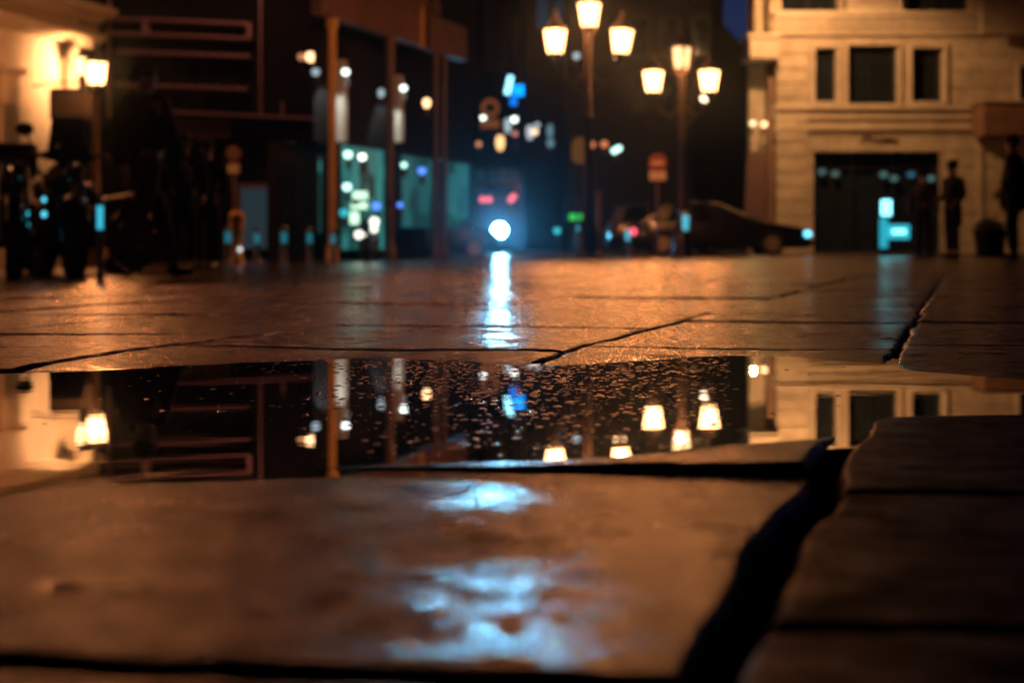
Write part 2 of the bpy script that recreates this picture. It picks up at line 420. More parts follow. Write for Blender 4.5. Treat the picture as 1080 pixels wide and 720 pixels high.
def pavement_mat():
    m, nt, out = newmat('wet worn paving stone'); L = nt.links.new
    p = nd(nt, 'ShaderNodeBsdfPrincipled')
    tc = nd(nt, 'ShaderNodeTexCoord'); P = tc.outputs['Object']
    def noise(sc_, det=5, rough=0.55):
        n = nd(nt, 'ShaderNodeTexNoise'); n.inputs['Scale'].default_value = sc_; n.inputs['Detail'].default_value = det
        n.inputs['Roughness'].default_value = rough; L(P, n.inputs['Vector']); return n.outputs['Fac']
    def math_(op, a, b):
        n = nd(nt, 'ShaderNodeMath', operation=op)
        for k, v in enumerate((a, b)):
            if isinstance(v, (int, float)): n.inputs[k].default_value = v
            elif v is not None: L(v, n.inputs[k])
        return n.outputs[0]
    def attr(nm):
        a = nd(nt, 'ShaderNodeAttribute'); a.attribute_name = nm; return a.outputs['Fac']
    big = noise(2.3, 6); mid = noise(17, 6); fine = noise(210, 4, 0.65); grain = noise(620, 3, 0.6)
    c1 = ramp(nt, math_('ADD', math_('MULTIPLY', mid, 0.6), math_('MULTIPLY', noise(6.5, 6), 0.4)), [(0.40, (0.018, 0.008, 0.009)), (0.50, (0.070, 0.033, 0.022)), (0.60, (0.17, 0.086, 0.048))])
    c2 = ramp(nt, fine, [(0.3, 0.55), (0.7, 1.25)])
    mx = nd(nt, 'ShaderNodeMixRGB', blend_type='MULTIPLY'); mx.inputs['Fac'].default_value = 1; L(c1, mx.inputs['Color1']); L(c2, mx.inputs['Color2'])
    m_in = mx.outputs[0]; blot = nd(nt, 'ShaderNodeMixRGB', blend_type='MULTIPLY'); blot.inputs['Fac'].default_value = 1; L(m_in, blot.inputs['Color1']); L(ramp(nt, noise(33, 4, 0.5), [(0.40, 0.22), (0.58, 1.15)]), blot.inputs['Color2'])
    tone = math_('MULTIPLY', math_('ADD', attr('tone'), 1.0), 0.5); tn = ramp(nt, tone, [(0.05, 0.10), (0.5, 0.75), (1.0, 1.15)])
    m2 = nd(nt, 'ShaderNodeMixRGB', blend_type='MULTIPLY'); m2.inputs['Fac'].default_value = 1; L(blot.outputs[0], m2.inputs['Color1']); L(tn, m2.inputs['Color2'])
    m3 = nd(nt, 'ShaderNodeMixRGB', blend_type='MIX'); L(ramp(nt, attr('joint'), [(0.15, 0.0), (0.9, 1.0)]), m3.inputs['Fac'])
    m3.inputs['Color1'].default_value = (0.010, 0.008, 0.008, 1); L(m2.outputs[0], m3.inputs['Color2'])
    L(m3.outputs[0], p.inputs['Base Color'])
    # wet film: smooth where the water stands, rougher where the stone is drained
    mott = noise(26, 6, 0.58); wet = math_('ADD', math_('MULTIPLY', big, 0.40), math_('MULTIPLY', mott, 0.65))
    r = ramp(nt, wet, [(0.40, 0.10), (0.53, 0.18), (0.66, 0.36)])
    rj = nd(nt, 'ShaderNodeMixRGB', blend_type='MIX'); L(ramp(nt, attr('joint'), [(0.15, 0.0), (0.8, 1.0)]), rj.inputs['Fac']); rj.inputs['Color1'].default_value = (0.9, 0.9, 0.9, 1); L(r, rj.inputs['Color2'])
    shw = ramp(nt, math_('ADD', attr('shore'), 0.0), [(0.0, 0.6), (0.03, 0.75), (0.10, 1.0)]); rough_out = math_('MULTIPLY', rj.outputs[0], shw)
    dry = ramp(nt, tone, [(0.05, 0.30), (0.45, 0.0)]); L(math_('ADD', rough_out, dry), p.inputs['Roughness'])
    sp = math_('MULTIPLY', ramp(nt, attr('joint'), [(0.2, 0.0), (0.8, 1.0)]), ramp(nt, wet, [(0.40, 0.72), (0.53, 0.42), (0.66, 0.10)])); sp = math_('MULTIPLY', sp, ramp(nt, math_('MULTIPLY', math_('ADD', attr('tone'), 1.0), 0.5), [(0.05, 0.35), (0.5, 1.0)])); sp = math_('MULTIPLY', sp, ramp(nt, noise(33, 4, 0.5), [(0.42, 0.22), (0.57, 1.0)])); L(sp, p.inputs['Specular IOR Level'])
    h = math_('ADD', math_('MULTIPLY', fine, 0.0018), math_('MULTIPLY', grain, 0.0010))
    h = math_('ADD', h, math_('MULTIPLY', noise(70, 4), 0.0016))
    h = math_('ADD', h, math_('MULTIPLY', mid, 0.0022))
    b = nd(nt, 'ShaderNodeBump'); b.inputs['Strength'].default_value = 0.55; b.inputs['Distance'].default_value = 1.0
    L(h, b.inputs['Height']); L(b.outputs['Normal'], p.inputs['Normal'])
    L(p.outputs[0], out.inputs['Surface']); return m
me.materials.append(pavement_mat())

# the puddle: a level water sheet, the paving rises out of it along the shore
def water_mat():
    m, nt, out = newmat('standing rain water'); L = nt.links.new
    g = nd(nt, 'ShaderNodeBsdfGlossy'); g.inputs['Color'].default_value = (0.93, 0.93, 0.95, 1); g.inputs['Roughness'].default_value = 0.012
    d = nd(nt, 'ShaderNodeBsdfDiffuse'); d.inputs['Color'].default_value = (0.010, 0.008, 0.008, 1)
    tc = nd(nt, 'ShaderNodeTexCoord')
    mp = nd(nt, 'ShaderNodeMapping'); mp.inputs['Scale'].default_value = (1, 1, 1); L(tc.outputs['Object'], mp.inputs['Vector'])
    n = nd(nt, 'ShaderNodeTexNoise'); n.inputs['Scale'].default_value = 9; n.inputs['Detail'].default_value = 2; L(mp.outputs[0], n.inputs['Vector'])
    b = nd(nt, 'ShaderNodeBump'); b.inputs['Strength'].default_value = 0.06; b.inputs['Distance'].default_value = 0.002
    L(n.outputs['Fac'], b.inputs['Height']); L(b.outputs['Normal'], g.inputs['Normal'])
    f = nd(nt, 'ShaderNodeFresnel'); f.inputs['IOR'].default_value = 1.9
    mx = nd(nt, 'ShaderNodeMixShader'); 
    r = ramp(nt, f.outputs[0], [(0.0, 0.05), (0.45, 0.92)]); L(r, mx.inputs['Fac'])
    L(d.outputs[0], mx.inputs[1]); L(g.outputs[0], mx.inputs[2]); L(mx.outputs[0], out.inputs['Surface']); return m
M_water = water_mat()
w = MB(); cx = PUD.mean(0)
ring = [(cx[0]+(px-cx[0])*1.16, cx[1]+(py-cx[1])*1.12) for px, py in PUD]
w.add([(x, y, 0.0) for x, y in ring], [tuple(range(len(ring)))])
puddle = structure(w.build('water', M_water))

# specks, bubbles and drop rings that float on the puddle
sp = MB(); rs = random.Random(3); n_sp = 0
tries = 0
while n_sp < 2300 and tries < 40000:
    tries += 1
    D = rs.uniform(0.8, 1.6); px = min(1080, max(-40, rs.gauss(570, 175))); x = (px-540)/F*D
    dens = 0.16+0.84*max(0.0, min(1.0, (D-0.92)/0.5))
    if px < 340: dens *= 0.35
    if px > 770: dens *= 0.06
    if rs.random() > dens: continue
    if poly_sd(np.array([x]), np.array([D]), PUD)[0] > -0.012: continue
    r = rs.choice([0.0007, 0.001, 0.0013, 0.0017, 0.0023, 0.0032])*rs.uniform(0.8, 1.2); h = 0.13*r+0.0001
    prof = [(r, -0.0002), (r*0.93, h*0.35), (r*0.66, h*0.75), (r*0.3, h*0.96), (r*0.02, h)]
    sp.lathe(prof, (x, D, 0), 8, None, rs.uniform(0, 1)); n_sp += 1
M_speck = surf('wet floating specks', (0.30, 0.24, 0.19), 0.20, 0, 200, 0.4, 0.0, 0, 1.0)
o = sp.build('floating_specks', M_speck, None, True); o['kind'] = 'stuff'
tag(o, 'scattered floating specks and bubbles on the puddle', 'debris')

# ground to the horizon, road, kerb
g = MB(); g.bbox(-400, 400, -200, 600, -0.9, -0.62); structure(g.build('ground', surf('bare ground', (0.05, 0.045, 0.042), 0.9, 0, 2)))
g = MB(); 
for k in range(24):     # road and far pavement follow the fall of the plaza
    xa, xb = -60+k*5, -55+k*5
    za, zb = ground_z(xa, 31), ground_z(xb, 31)
    g.add([(xa,30.99,za-0.012),(xb,30.99,zb-0.012),(xb,43,zb-0.075),(xa,43,za-0.075)], [(0,1,2,3)])
structure(g.build('road', surf('wet asphalt', (0.045, 0.042, 0.042), 0.3, 0, 30, 0.3, 0.3)))
g = MB()
for k in range(24):
    xa, xb = -60+k*5, -55+k*5
    za, zb = ground_z(xa, 31)-0.075, ground_z(xb, 31)-0.075
    g.add([(xa,43,za-0.02),(xb,43,zb-0.02),(xb,43,zb+0.05),(xa,43,za+0.05),(xa,120,za-0.05),(xb,120,zb-0.05)], [(0,1,2,3),(3,2,5,4)])
structure(g.build('far_pavement', surf('far wet paving', (0.10, 0.075, 0.06), 0.4, 0, 12, 0.3, 0.3)))
# the plaza around and behind the photographer
g = MB(); g.add([(-60,-30,-0.14),(60,-30,-0.14),(60,0.301,-0.14),(-60,0.301,-0.14)], [(0,1,2,3)])
structure(g.build('plaza', surf('near wet paving', (0.10, 0.075, 0.06), 0.4, 0, 12, 0.3, 0.3)))
def fz(x, D):
    if D <= 31: return ground_z(x, D)
    if D < 43: return ground_z(x, 31)-0.012-0.063*(D-31)/12
    return ground_z(x, 31)-0.026

# ================================================================== buildings
# ---- stone corner building on the right (facade plane at 45 m)
DB = 45.0
bx = lambda px: X(px, DB)
bz = lambda py: Z(py, DB)
sb = thing('stone_building', 'ochre lit limestone corner building with three first floor windows above a dark shop front', 'building', (bx(820), DB, fz(8.4, DB)))
O = Vector(sb.location)
def SB(): return MB()
def sbox(m, x0, x1, y0, y1, ytop, ybot, grow=0):   # pixels for x and z, metres for depth
    m.bbox(bx(x0)-O.x, bx(x1)-O.x, y0, y1, bz(ybot)-O.z, bz(ytop)-O.z); return m
m = SB()
# wall pieces around the openings, in courses so that the joints are real grooves
def course(x0, x1, ytop, ybot, dep=0.0):
    n = max(1, round((ybot-ytop)/15.5)); hgt = (ybot-ytop)/n
    for k in range(n):
        sbox(m, x0, x1, dep, 1.2, ytop+k*hgt+0.45, ytop+(k+1)*hgt-0.45)
    sbox(m, x0, x1, dep+0.035, 1.21, ytop, ybot)
m_base = 276
course(820, 1200, 110, 112); course(820, 1200, 112, 160)
course(820, 858, 160, m_base); course(991, 1110, 160, m_base)
course(820, 855, 42, 110); course(887, 890.5, 42, 110); course(951, 957, 42, 110); course(999.5, 1070, 42, 110); course(1108, 1200, 42, 110)
sbox(m, 855, 887, 0.0, 1.2, 42, 49); sbox(m, 890.5, 951, 0.0, 1.2, 42, 46.5); sbox(m, 957, 999.5, 0.0, 1.2, 42, 49); sbox(m, 1070, 1108, 0, 1.2, 42, 66)
sbox(m, 820, 1200, 0.0, 1.2, 15, 42)
for (a, b) in ((820, 824), (886, 890), (951, 956), (1025, 1040), (1090, 1200)): sbox(m, a, b, 0.0, 1.2, -120, 15)
sbox(m, 820, 1200, 0.01, 1.2, -260, -120)
m.prism([(0.02, 1.25), (bx(1200)-O.x, 1.25), (bx(1200)-O.x, 14), (3.2, 14)], 0, bz(-260)-O.z, 'Z')
m.build('wall', M_stone, sb, bevel=0)
# quoin pilaster, string courses, cornice
m = SB()
n = 15
for k in range(15):
    y0 = 42+k*15.5; sbox(m, 818.5, 851.5, -0.09, -0.002, y0+0.5, min(276, y0+15))
m.build('pilaster', M_stone, sb, bevel=0.015)
for (yt, yb, pr) in ((112, 116, 0.16), (122, 126, 0.10), (134, 137.5, 0.12)):
    m = SB(); sbox(m, 816, 1200, -pr, 0.0-0.003, yt, yb); m.build('string_course', M_stone_d, sb, bevel=0.02)
m = SB()
for (yt, yb, pr) in ((14.5, 20, 0.55), (20.2, 25, 0.42), (25.2, 31, 0.30), (31.2, 38, 0.18)):
    sbox(m, 815-pr*4, 1200, -pr, -0.004, yt, yb)
m.build('cornice', M_stone_d, sb, bevel=0.02)
def win(x0, x1, yt, yb, frame=4.0, mull=True):
    fr = SB(); t = frame
    sbox(fr, x0-t, x0, -0.10, 0.30, yt-t, yb+t); sbox(fr, x1, x1+t, -0.10, 0.30, yt-t, yb+t)
    sbox(fr, x0+0.02, x1-0.02, -0.10, 0.30, yt-t, yt); sbox(fr, x0+0.02, x1-0.02, -0.14, 0.30, yb, yb+t)
    f = fr.build('window', M_stone_d, sb, bevel=0.015)
    g = SB(); sbox(g, x0, x1, 0.33, 0.36, yt, yb); g.build('pane', M_glass, f)
    if mull:
        c = SB(); xm = (x0+x1)/2
        sbox(c, xm-0.8, xm+0.8, 0.26, 0.325, yt, yb); sbox(c, x0, x1, 0.265, 0.322, yt+(yb-yt)*0.3-0.6, yt+(yb-yt)*0.3+0.6)
        c.build('sash_bars', M_black, f)
win(859.5, 882.5, 51, 107.5, 4.0, False); win(894, 947.5, 48.5, 110, 3.0, True); win(961.5, 995, 51, 107.5, 4.0, False); win(1075, 1104, 70, 106, 4.2, False)
for (a, b) in ((824, 886), (956, 1025)):
    g = SB(); sbox(g, a, b, 0.5, 0.53, -120, 13.8); f = g.build('window', M_glass, sb)
    c = SB(); sbox(c, (a+b)/2-0.9, (a+b)/2+0.9, 0.44, 0.495, -120, 13.5); sbox(c, a, b, 0.45, 0.49, -40, -38); c.build('sash_bars', M_black, f)
g = SB(); sbox(g, 890, 951, 0.6, 0.63, -120, 13.8); g.build('window', M_bluewin, sb)
bal = SB(); sbox(bal, 891, 950, -0.35, 0.3, 9.5, 14)
for k in range(9):
    xx = 894+k*6.6
    bal.lathe([(0.045, 0), (0.085, 0.12), (0.05, 0.26), (0.06, 0.34), (0.045, 0.40)], (bx(xx)-O.x, -0.2, bz(9.5)-O.z), 10)
sbox(bal, 891, 950, -0.34, -0.08, -6.5, -3.5); bal.build('balustrade', M_stone_d, sb, True)
bal = SB(); sbox(bal, 1026, 1200, -0.9, -0.6, 9.5, 40)
for k in range(14): bal.lathe([(0.045, 0), (0.085, 0.12), (0.05, 0.26), (0.06, 0.34), (0.045, 0.40)], (bx(1029+k*6.6)-O.x, -0.75, bz(9.5)-O.z), 10)
bal.build('balcony', M_stone_d, sb, True)
cp = SB(); sbox(cp, 1023, 1200, -1.3, -0.17, 113.5, 146); sbox(cp, 1021, 1200, -1.36, -0.16, 111.5, 113.3); cp.build('canopy', surf('brown canopy cladding', (0.16, 0.085, 0.055), 0.6, 0, 3, 0.2, 0.15), sb, bevel=0.02)
for a in (1030, 1062): 
    pl = SB(); sbox(pl, a, a+7, -0.06, -0.003, 147, 276); pl.build('pilaster', M_stone, sb, bevel=0.02)
# shop front
sh = SB()
for x0 in (858.5, 902, 946, 988.5): sbox(sh, x0-0.9, x0+0.9, 0.35, 0.47, 160.5, 274)
sbox(sh, 858, 991, 0.36, 0.46, 176, 178); sbox(sh, 858, 991, 0.34, 0.48, 268, 276)
shp = sh.build('shop_front', M_black, sb)
g = SB(); sbox(g, 858, 991, 0.5, 0.53, 160, 276); g.build('pane', M_glass, shp)
# faint script lettering over the shop
def script(pts_list, r):
    s_ = SB()
    for pts in pts_list:
        s_.tube([(bx(a)-O.x, -0.03, bz(b)-O.z) for a, b in pts], r, 6)
    return s_
strokes = [[(908,150.5),(910,147),(912,141.5),(913.5,141),(914,145),(913.5,148.5),(915.5,145),(918,141.5),(919,142.5),(918,147.5),(919.5,150)],
           [(926,146.5),(923.5,146),(922,148),(923,150),(925.5,148.5),(926.3,146.5),(926.5,150),(928,149.5)],
           [(932.5,146.5),(930.5,146.5),(930.5,148),(932.3,149),(931.5,150.4),(929.5,150)],
           [(937,146.5),(935,146.5),(935,148),(937,149),(936,150.4),(934,150)],
           [(938.5,148.5),(940.5,147.5),(940,146.2),(938.5,147),(938.4,149.6),(940.5,150)],
           [(942,150.3),(942.6,146.5),(942.4,148.5),(944.5,146.4),(945.3,147.5),(945,150.2),(947,149.4)]]
script(strokes, 0.032).build('shop_lettering', surf('dark bronze lettering', (0.06, 0.02, 0.02), 0.4, 0.4, 10), sb)
# narrow set back bay at the corner
bay = SB()
bay.bbox(bx(795)-O.x, bx(812)-O.x, 0.9, 1.24, 0, bz(66)-O.z)
bay.prism([(bx(795)-O.x, 1.25), (0.0, 1.25), (2.4, 12), (2.3, 12)], 0, bz(-260)-O.z, 'Z')
bay.build('corner_bay', M_stone, sb)
b2 = SB(); b2.bbox(bx(811.8)-O.x, bx(819)-O.x, 0.3, 1.26, 0, bz(66)-O.z); b2.build('corner_pier', surf('brown corner pier', (0.16, 0.09, 0.06), 0.7, 0, 4), sb)
lg = SB(); lg.bbox(bx(788)-O.x, bx(819)-O.x, -0.5, 1.2, bz(64)-O.z, bz(43)-O.z); lg.bbox(bx(785.5)-O.x, bx(819.5)-O.x, -0.6, 1.21, bz(42.8)-O.z, bz(38.5)-O.z)
lg.build('ledge', M_stone_d, sb, bevel=0.03)
for a, b in ((795, 805), (812, 819.5)):
    cl = SB(); cl.lathe([(0.17, 0), (0.17, 0.08), (0.14, 0.12), (0.13, 3.5)], (bx((a+b)/2)-O.x, 0.1, bz(38.3)-O.z), 16); cl.build('column', M_stone, sb, True)
aw = SB(); aw.prism([(bx(792)-O.x, bz(158)-O.z), (bx(814)-O.x, bz(158)-O.z), (bx(817)-O.x, bz(244)-O.z), (bx(788)-O.x, bz(244)-O.z)], 0.62, 0.88)
aw.build('shutter', surf('brown closed shutter', (0.10, 0.05, 0.045), 0.7, 0, 5), sb)
def globe_lamp(px, py, D, mat, r, label, group='small lamps along the street', wall_dy=0.25, power=0, col=AMBER, name='wall_lamp', stretch=1.0, cat='lamp'):
    """bracket lamp: back plate, curved arm, globe"""
    p = W(px, py, D)
    t = thing(name, label, cat, p, 0, group)
    MB().tube([(0, wall_dy, -0.12-r), (0, wall_dy*0.5, -0.16-r), (0, 0, -0.10-r), (0, 0, -r*0.8)], 0.014, 8).box((0, wall_dy, -0.12-r), (0.10, 0.02, 0.18)).build('bracket', M_iron, t, True)
    MB().ball((0,0,0), r, 14, (1,1,stretch)).build('globe', mat, t, True)
    MB().lathe([(r*0.55, r*0.62*stretch), (r*0.72, r*0.75*stretch), (r*0.3, r*1.15*stretch), (0.01, r*1.35*stretch)], n=12).build('cap', M_iron, t, True)
    if power: bulb(t, (0, -r-0.05, 0.0), power, col, 0.05)
    return t
M_cream = glow('cream globe', (1.0, 0.75, 0.38), 2.2)
l1 = globe_lamp(794, 130, 45.2, M_cream, 0.11, 'left cream globe of the pair at the corner of the stone building', 'pair of globes at the stone corner', 0.45, 25, (1.0, 0.72, 0.28))
l2 = globe_lamp(806, 131, 45.2, G_warm, 0.10, 'right amber globe of the pair at the corner of the stone building', 'pair of globes at the stone corner', 0.45)

# ---- white stucco building on the left, receding along the plaza edge
DIR = Vector((0.29, 1.0, 0)).normalized()
cor = Vector((X(83, 28.5), 28.5, 0))
wb = thing('stucco_building', 'white stucco building with heavy cornice lit by a warm wall lamp', 'building', (cor.x, cor.y, fz(cor.x, 28.5)), math.atan2(DIR.y, DIR.x)-PI/2)
# local frame: +y runs along the wall away from the camera, +x is the street side; the wall lies at x<0
zb = wb.location.z
zc = lambda py, D=28.5: Z(py, D)-zb
L_ = 22
m = MB(); m.bbox(-8, -0.0, -L_, 0, 0, zc(14)); m.build('wall', M_white, wb)
m = MB()
prof = [(0.0, zc(49)), (0.10, zc(49)), (0.14, zc(46)), (0.34, zc(41)), (0.40, zc(40)), (0.40, zc(36)), (0.22, zc(34)), (0.16, zc(26)), (0.0, zc(26))]
for yr in ((-L_, 0.42),): m.prism([(p[0], p[1]) for p in prof], yr[0], yr[1], 'Y')
m.build('lower_cornice', M_white_trim, wb)
m = MB(); prof = [(0.002, zc(22)), (0.12, zc(22)), (0.30, zc(17)), (0.52, zc(14)), (0.55, zc(12)), (0.55, zc(7)), (0.002, zc(5))]
m.prism(prof, -L_, 0.55, 'Y'); m.build('upper_cornice', M_white_trim, wb)
m = MB(); m.bbox(-8, -0.3, -L_, -0.2, zc(5), zc(-70)); m.build('attic', M_white_trim, wb)
for y0 in (-2.1, -6.2, -10.4):
    pl = MB(); pl.bbox(0.003, 0.13, y0-0.55, y0, 0, zc(92)); pl.bbox(0.003, 0.22, y0-0.65, y0+0.1, zc(92), zc(86)); pl.build('pilaster', M_white, wb, bevel=0.015)
for y0 in (-4.4, -8.6, -12.8):
    f = MB(); f.bbox(0.003, 0.10, y0-0.15, y0, 0.9, zc(105)); f.bbox(0.003, 0.10, y0+1.25, y0+1.4, 0.9, zc(105)); f.bbox(0.004, 0.11, y0-0.15, y0+1.4, zc(105), zc(99)); f.bbox(0.004, 0.16, y0-0.2, y0+1.45, 0.8, 0.9)
    fo = f.build('window', M_white_trim, wb, bevel=0.01)
    g = MB(); g.bbox(0.003, 0.02, y0, y0+1.25, 0.9, zc(105)); g.build('pane', R_ochre, fo)
# wall lantern that washes the stucco
wl = thing('wall_lantern', 'warm lantern fixed on the white stucco wall under its cornice', 'lamp', wb.matrix_basis @ Vector((0.42, -0.55, zc(74))))
MB().tube([(-0.30, 0, 0.34), (-0.1, 0, 0.42), (0, 0, 0.36), (0, 0, 0.24)], 0.018, 8).box((-0.33, 0, 0.28), (0.03, 0.12, 0.3)).build('bracket', M_iron, wl, True)
MB().lathe([(0.06, -0.17), (0.11, 0.15)], n=6).build('glass', glow('warm wall lantern glass', (1.0, 0.62, 0.25), 5.0, 0.4), wl)
MB().lathe([(0.14, 0.155), (0.08, 0.22), (0.02, 0.27)], n=6).build('cap', M_iron, wl)
bulb(wl, (0.25, -0.1, 0.0), 330, (1.0, 0.44, 0.16), 0.06, R(150), (-1, 0.29, -0.15), 0.5)
# dark box sign hanging at the corner of the stucco building
hs = thing('hanging_sign', 'dark unlit box sign hanging beside the single lantern', 'sign', W(79, 110, 25))
MB().box((0, 0, 0), (0.86, 0.16, 0.55)).build('sign_box', M_black, hs, bevel=0.02)
MB().bbox(-0.36, 0.36, -0.094, -0.084, -0.2, 0.2).build('sign_face', surf('dark sign face', (0.02, 0.016, 0.016), 0.4, 0, 10), hs)
MB().tube([(-0.32, 0, 0.27), (-0.32, 0, 0.38), (0.40, 0, 0.38), (0.40, 0, 0.27)], 0.015, 8).tube([(-0.3, 0, 0.38), (-0.95, 0.6, 0.38)], 0.02, 8).build('bracket', M_iron, hs, True)
MB().tube([(-0.1, 0, -0.27), (-0.1, 0, -0.75)], 0.035, 8).box((-0.1, 0, -0.78), (0.2, 0.1, 0.12)).build('pendant', M_iron, hs, True)

# ---- dark building at the back left with pale balcony bands
DL = 40.0
lx = lambda px: X(px, DL)
db = thing('dark_building', 'dark unlit building at the back left with thin brown balcony rails', 'building', (lx(115), DL, fz(-10, DL)))
o = Vector(db.location)
def dbox(m, x0, x1, y0, y1, yt, yb): m.bbox(lx(x0)-o.x, lx(x1)-o.x, y0, y1, Z(yb, DL)-o.z, Z(yt, DL)-o.z); return m
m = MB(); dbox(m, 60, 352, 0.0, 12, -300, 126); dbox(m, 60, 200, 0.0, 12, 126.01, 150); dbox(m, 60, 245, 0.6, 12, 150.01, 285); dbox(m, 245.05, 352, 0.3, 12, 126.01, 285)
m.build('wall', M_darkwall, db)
def rail(x0, x1, y0, y1, t=1.6, dep=-0.6):
    m = MB(); a = lx(x0)-o.x; b = lx(x1)-o.x
    m.add([(a, dep, Z(y0+t, DL)-o.z), (b, dep, Z(y1+t, DL)-o.z), (b, dep, Z(y1-t, DL)-o.z), (a, dep, Z(y0-t, DL)-o.z),
           (a, dep+0.5, Z(y0+t, DL)-o.z), (b, dep+0.5, Z(y1+t, DL)-o.z), (b, dep+0.5, Z(y1-t, DL)-o.z), (a, dep+0.5, Z(y0-t, DL)-o.z)],
          [(0,1,2,3),(7,6,5,4),(0,4,5,1),(1,5,6,2),(2,6,7,3),(3,7,4,0)])
    return m
for args in ((128, 268, 57, 62, 1.4), (128, 265, 91, 96, 1.4), (165, 340, 119, 127, 1.2)): rail(*args).build('balcony_rail', M_rail, db)
fr = rail(157, 268, 23.5, 28.5, 1.1); fr2 = rail(157, 268, 39, 43.5, 1.1)
fr.add(fr2.v, fr2.f); dbox(fr, 156, 160, -0.62, -0.1, 23, 40); dbox(fr, 265, 269, -0.62, -0.1, 28, 44)
fr.build('balcony_frame', M_rail, db)
rail(115, 157, 23, 24, 1.2).build('balcony_rail', M_rail, db); rail(115, 157, 38, 39, 1.2).build('balcony_rail', M_rail, db)
for px in (116.5, 276):
    m = MB(); dbox(m, px-1, px+1, -0.2, -0.003, -200, 125); m.build('downpipe', M_rail, db)
m = MB(); dbox(m, 298.5, 300.5, -0.25, -0.05, 108, 124); m.build('rail_post', M_rail, db)
for a in range(135, 262, 22):
    for (yt, yb) in ((66, 90), (100, 118)):
        m = MB(); dbox(m, a, a+14, -0.02, -0.004, yt, yb); m.build('window', M_glass, db)
m = MB(); dbox(m, 150, 245, -0.25, 0.59, 126.2, 146); m.build('fascia', surf('plum fascia', (0.10, 0.05, 0.05), 0.6, 0, 3), db)
m = MB(); dbox(m, 295, 308.5, 0.24, 0.29, 150, 203); m.build('lit_doorway', R_ochre, db)
m = MB(); dbox(m, 249, 285, 0.22, 0.29, 193, 198); dbox(m, 249, 252.5, 0.22, 0.29, 198.05, 262); dbox(m, 281.5, 285, 0.22, 0.29, 198.05, 262)
wf = m.build('window', M_rail, db); g = MB(); dbox(g, 252.6, 281.4, 0.26, 0.285, 198, 262); g.build('pane', R_grey, wf)

# ---- arcade building along the left side of the street: fascia, columns, lit shop
ang = math.atan2(1.0, 0.36)
A0 = Vector((X(335, 27), 27, 0)); A1 = Vector((X(488, 34), 34, 0))
ax = (A1-A0).normalized(); ang = math.atan2(ax.y, ax.x)
ab = thing('arcade_building', 'arcade with brown fascia boards, tall columns and a teal lit shop', 'building', (A0.x, A0.y, fz(A0.x, 27)), ang)
# local +x runs away along the street, local +y is the building side
AL = (A1-A0).length; za = -ab.location.z
zz = lambda py, D: Z(py, D)+za
def alocal(px, ly=0.0):
    """local x where the ray through pixel column px meets the line y=ly of the arcade"""
    k = (px-540)/F; c, s = math.cos(ang), math.sin(ang)
    # X = A0.x + c*t - s*ly ; Y = A0.y + s*t + c*ly ; X = k*Y
    return (k*(A0.y+c*ly)-A0.x+s*ly)/(c-k*s)
def adist(t, ly=0.0): return A0.y+math.sin(ang)*t+math.cos(ang)*ly
zf0 = zz(15, 27)
t1 = alocal(438)
m = MB(); m.bbox(-0.05, t1, -0.12, 0.12, zf0, zf0+2.2); m.build('fascia', M_fascia, ab, bevel=0.02)
t2 = alocal(449); m = MB(); m.bbox(t2, AL, -0.12, 0.12, zz(65, 34), zz(30, 34)); m.build('fascia', M_fascia, ab, bevel=0.02)
m = MB(); tm = (t1+t2)/2; D_ = adist(tm)
m.tube([(tm, 0, zz(50, D_)), (tm, 0, zz(-40, D_))], 0.10, 10); m.build('emblem_post', M_ochre, ab, True)
for sx in (-1, 1):
    m = MB(); pts = []
    for k in range(26):
        a = k/25*PI*3.2; r_ = 0.42*(1-k/32); pts.append((tm+sx*(0.5-r_*math.cos(a)*0.9), -0.1, zz(8, D_)+r_*math.sin(a)))
    m.tube(pts, 0.05, 8); m.build('scroll_ornament', M_brownp, ab, True)
for px, w_, mt in ((350.5, 0.075, M_ochre), (412, 0.08, M_brownp), (460, 0.05, M_brownp), (469, 0.05, M_brownp)):
    t = alocal(px); m = MB()
    m.lathe([(w_*1.7, -0.3), (w_*1.7, 0.25), (w_*1.15, 0.32), (w_, 0.5), (w_, zf0-0.25), (w_*1.5, zf0-0.12), (w_*1.5, zf0-0.005)], (t, 0, 0), 14)
    m.build('column', mt, ab, True)
# wall behind the columns
LY = 1.6
m = MB(); m.prism([(alocal(333, LY), LY+0.05), (12.5, LY+0.05), (12.5, LY+5), (alocal(336, LY+5), LY+5)], zz(150, 31), 9.5, 'Z')
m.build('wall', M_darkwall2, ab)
m = MB(); m.prism([(0.0, 0.13), (AL, 0.13), (AL, LY+0.04), (alocal(334, LY), LY+0.04)], zf0+0.3, zf0+0.5, 'Z'); m.build('arcade_ceiling', M_darkwall2, ab)
m = MB(); m.bbox(alocal(334, LY), 12.5, LY+0.9, LY+1.2, -0.3, zz(150.5, 31)); m.build('shop_back_wall', M_darkwall2, ab)
def shopwin(pa, pb, yt, yb, mat, name='shop_window'):
    a, b = alocal(pa, LY), alocal(pb, LY); dm = adist((a+b)/2, LY)
    f = MB(); z0, z1 = zz(yb, dm), zz(yt, dm)
    f.bbox(a, a+0.06, LY-0.02, LY+0.04, z0, z1); f.bbox(b-0.06, b, LY-0.02, LY+0.04, z0, z1); f.bbox(a, b, LY-0.021, LY+0.041, z1, z1+0.07)
    fo = f.build(name, M_black, ab); g = MB(); g.bbox(a+0.06, b-0.06, LY+0.05, LY+0.07, z0, z1); g.build('lit_pane', mat, fo)
    return fo
shopwin(334, 342.5, 166, 246, R_teal); shopwin(358, 408, 156, 263, R_teal); shopwin(422, 458, 166, 240, R_tealdim); shopwin(468, 497, 172, 242, R_tealdim)
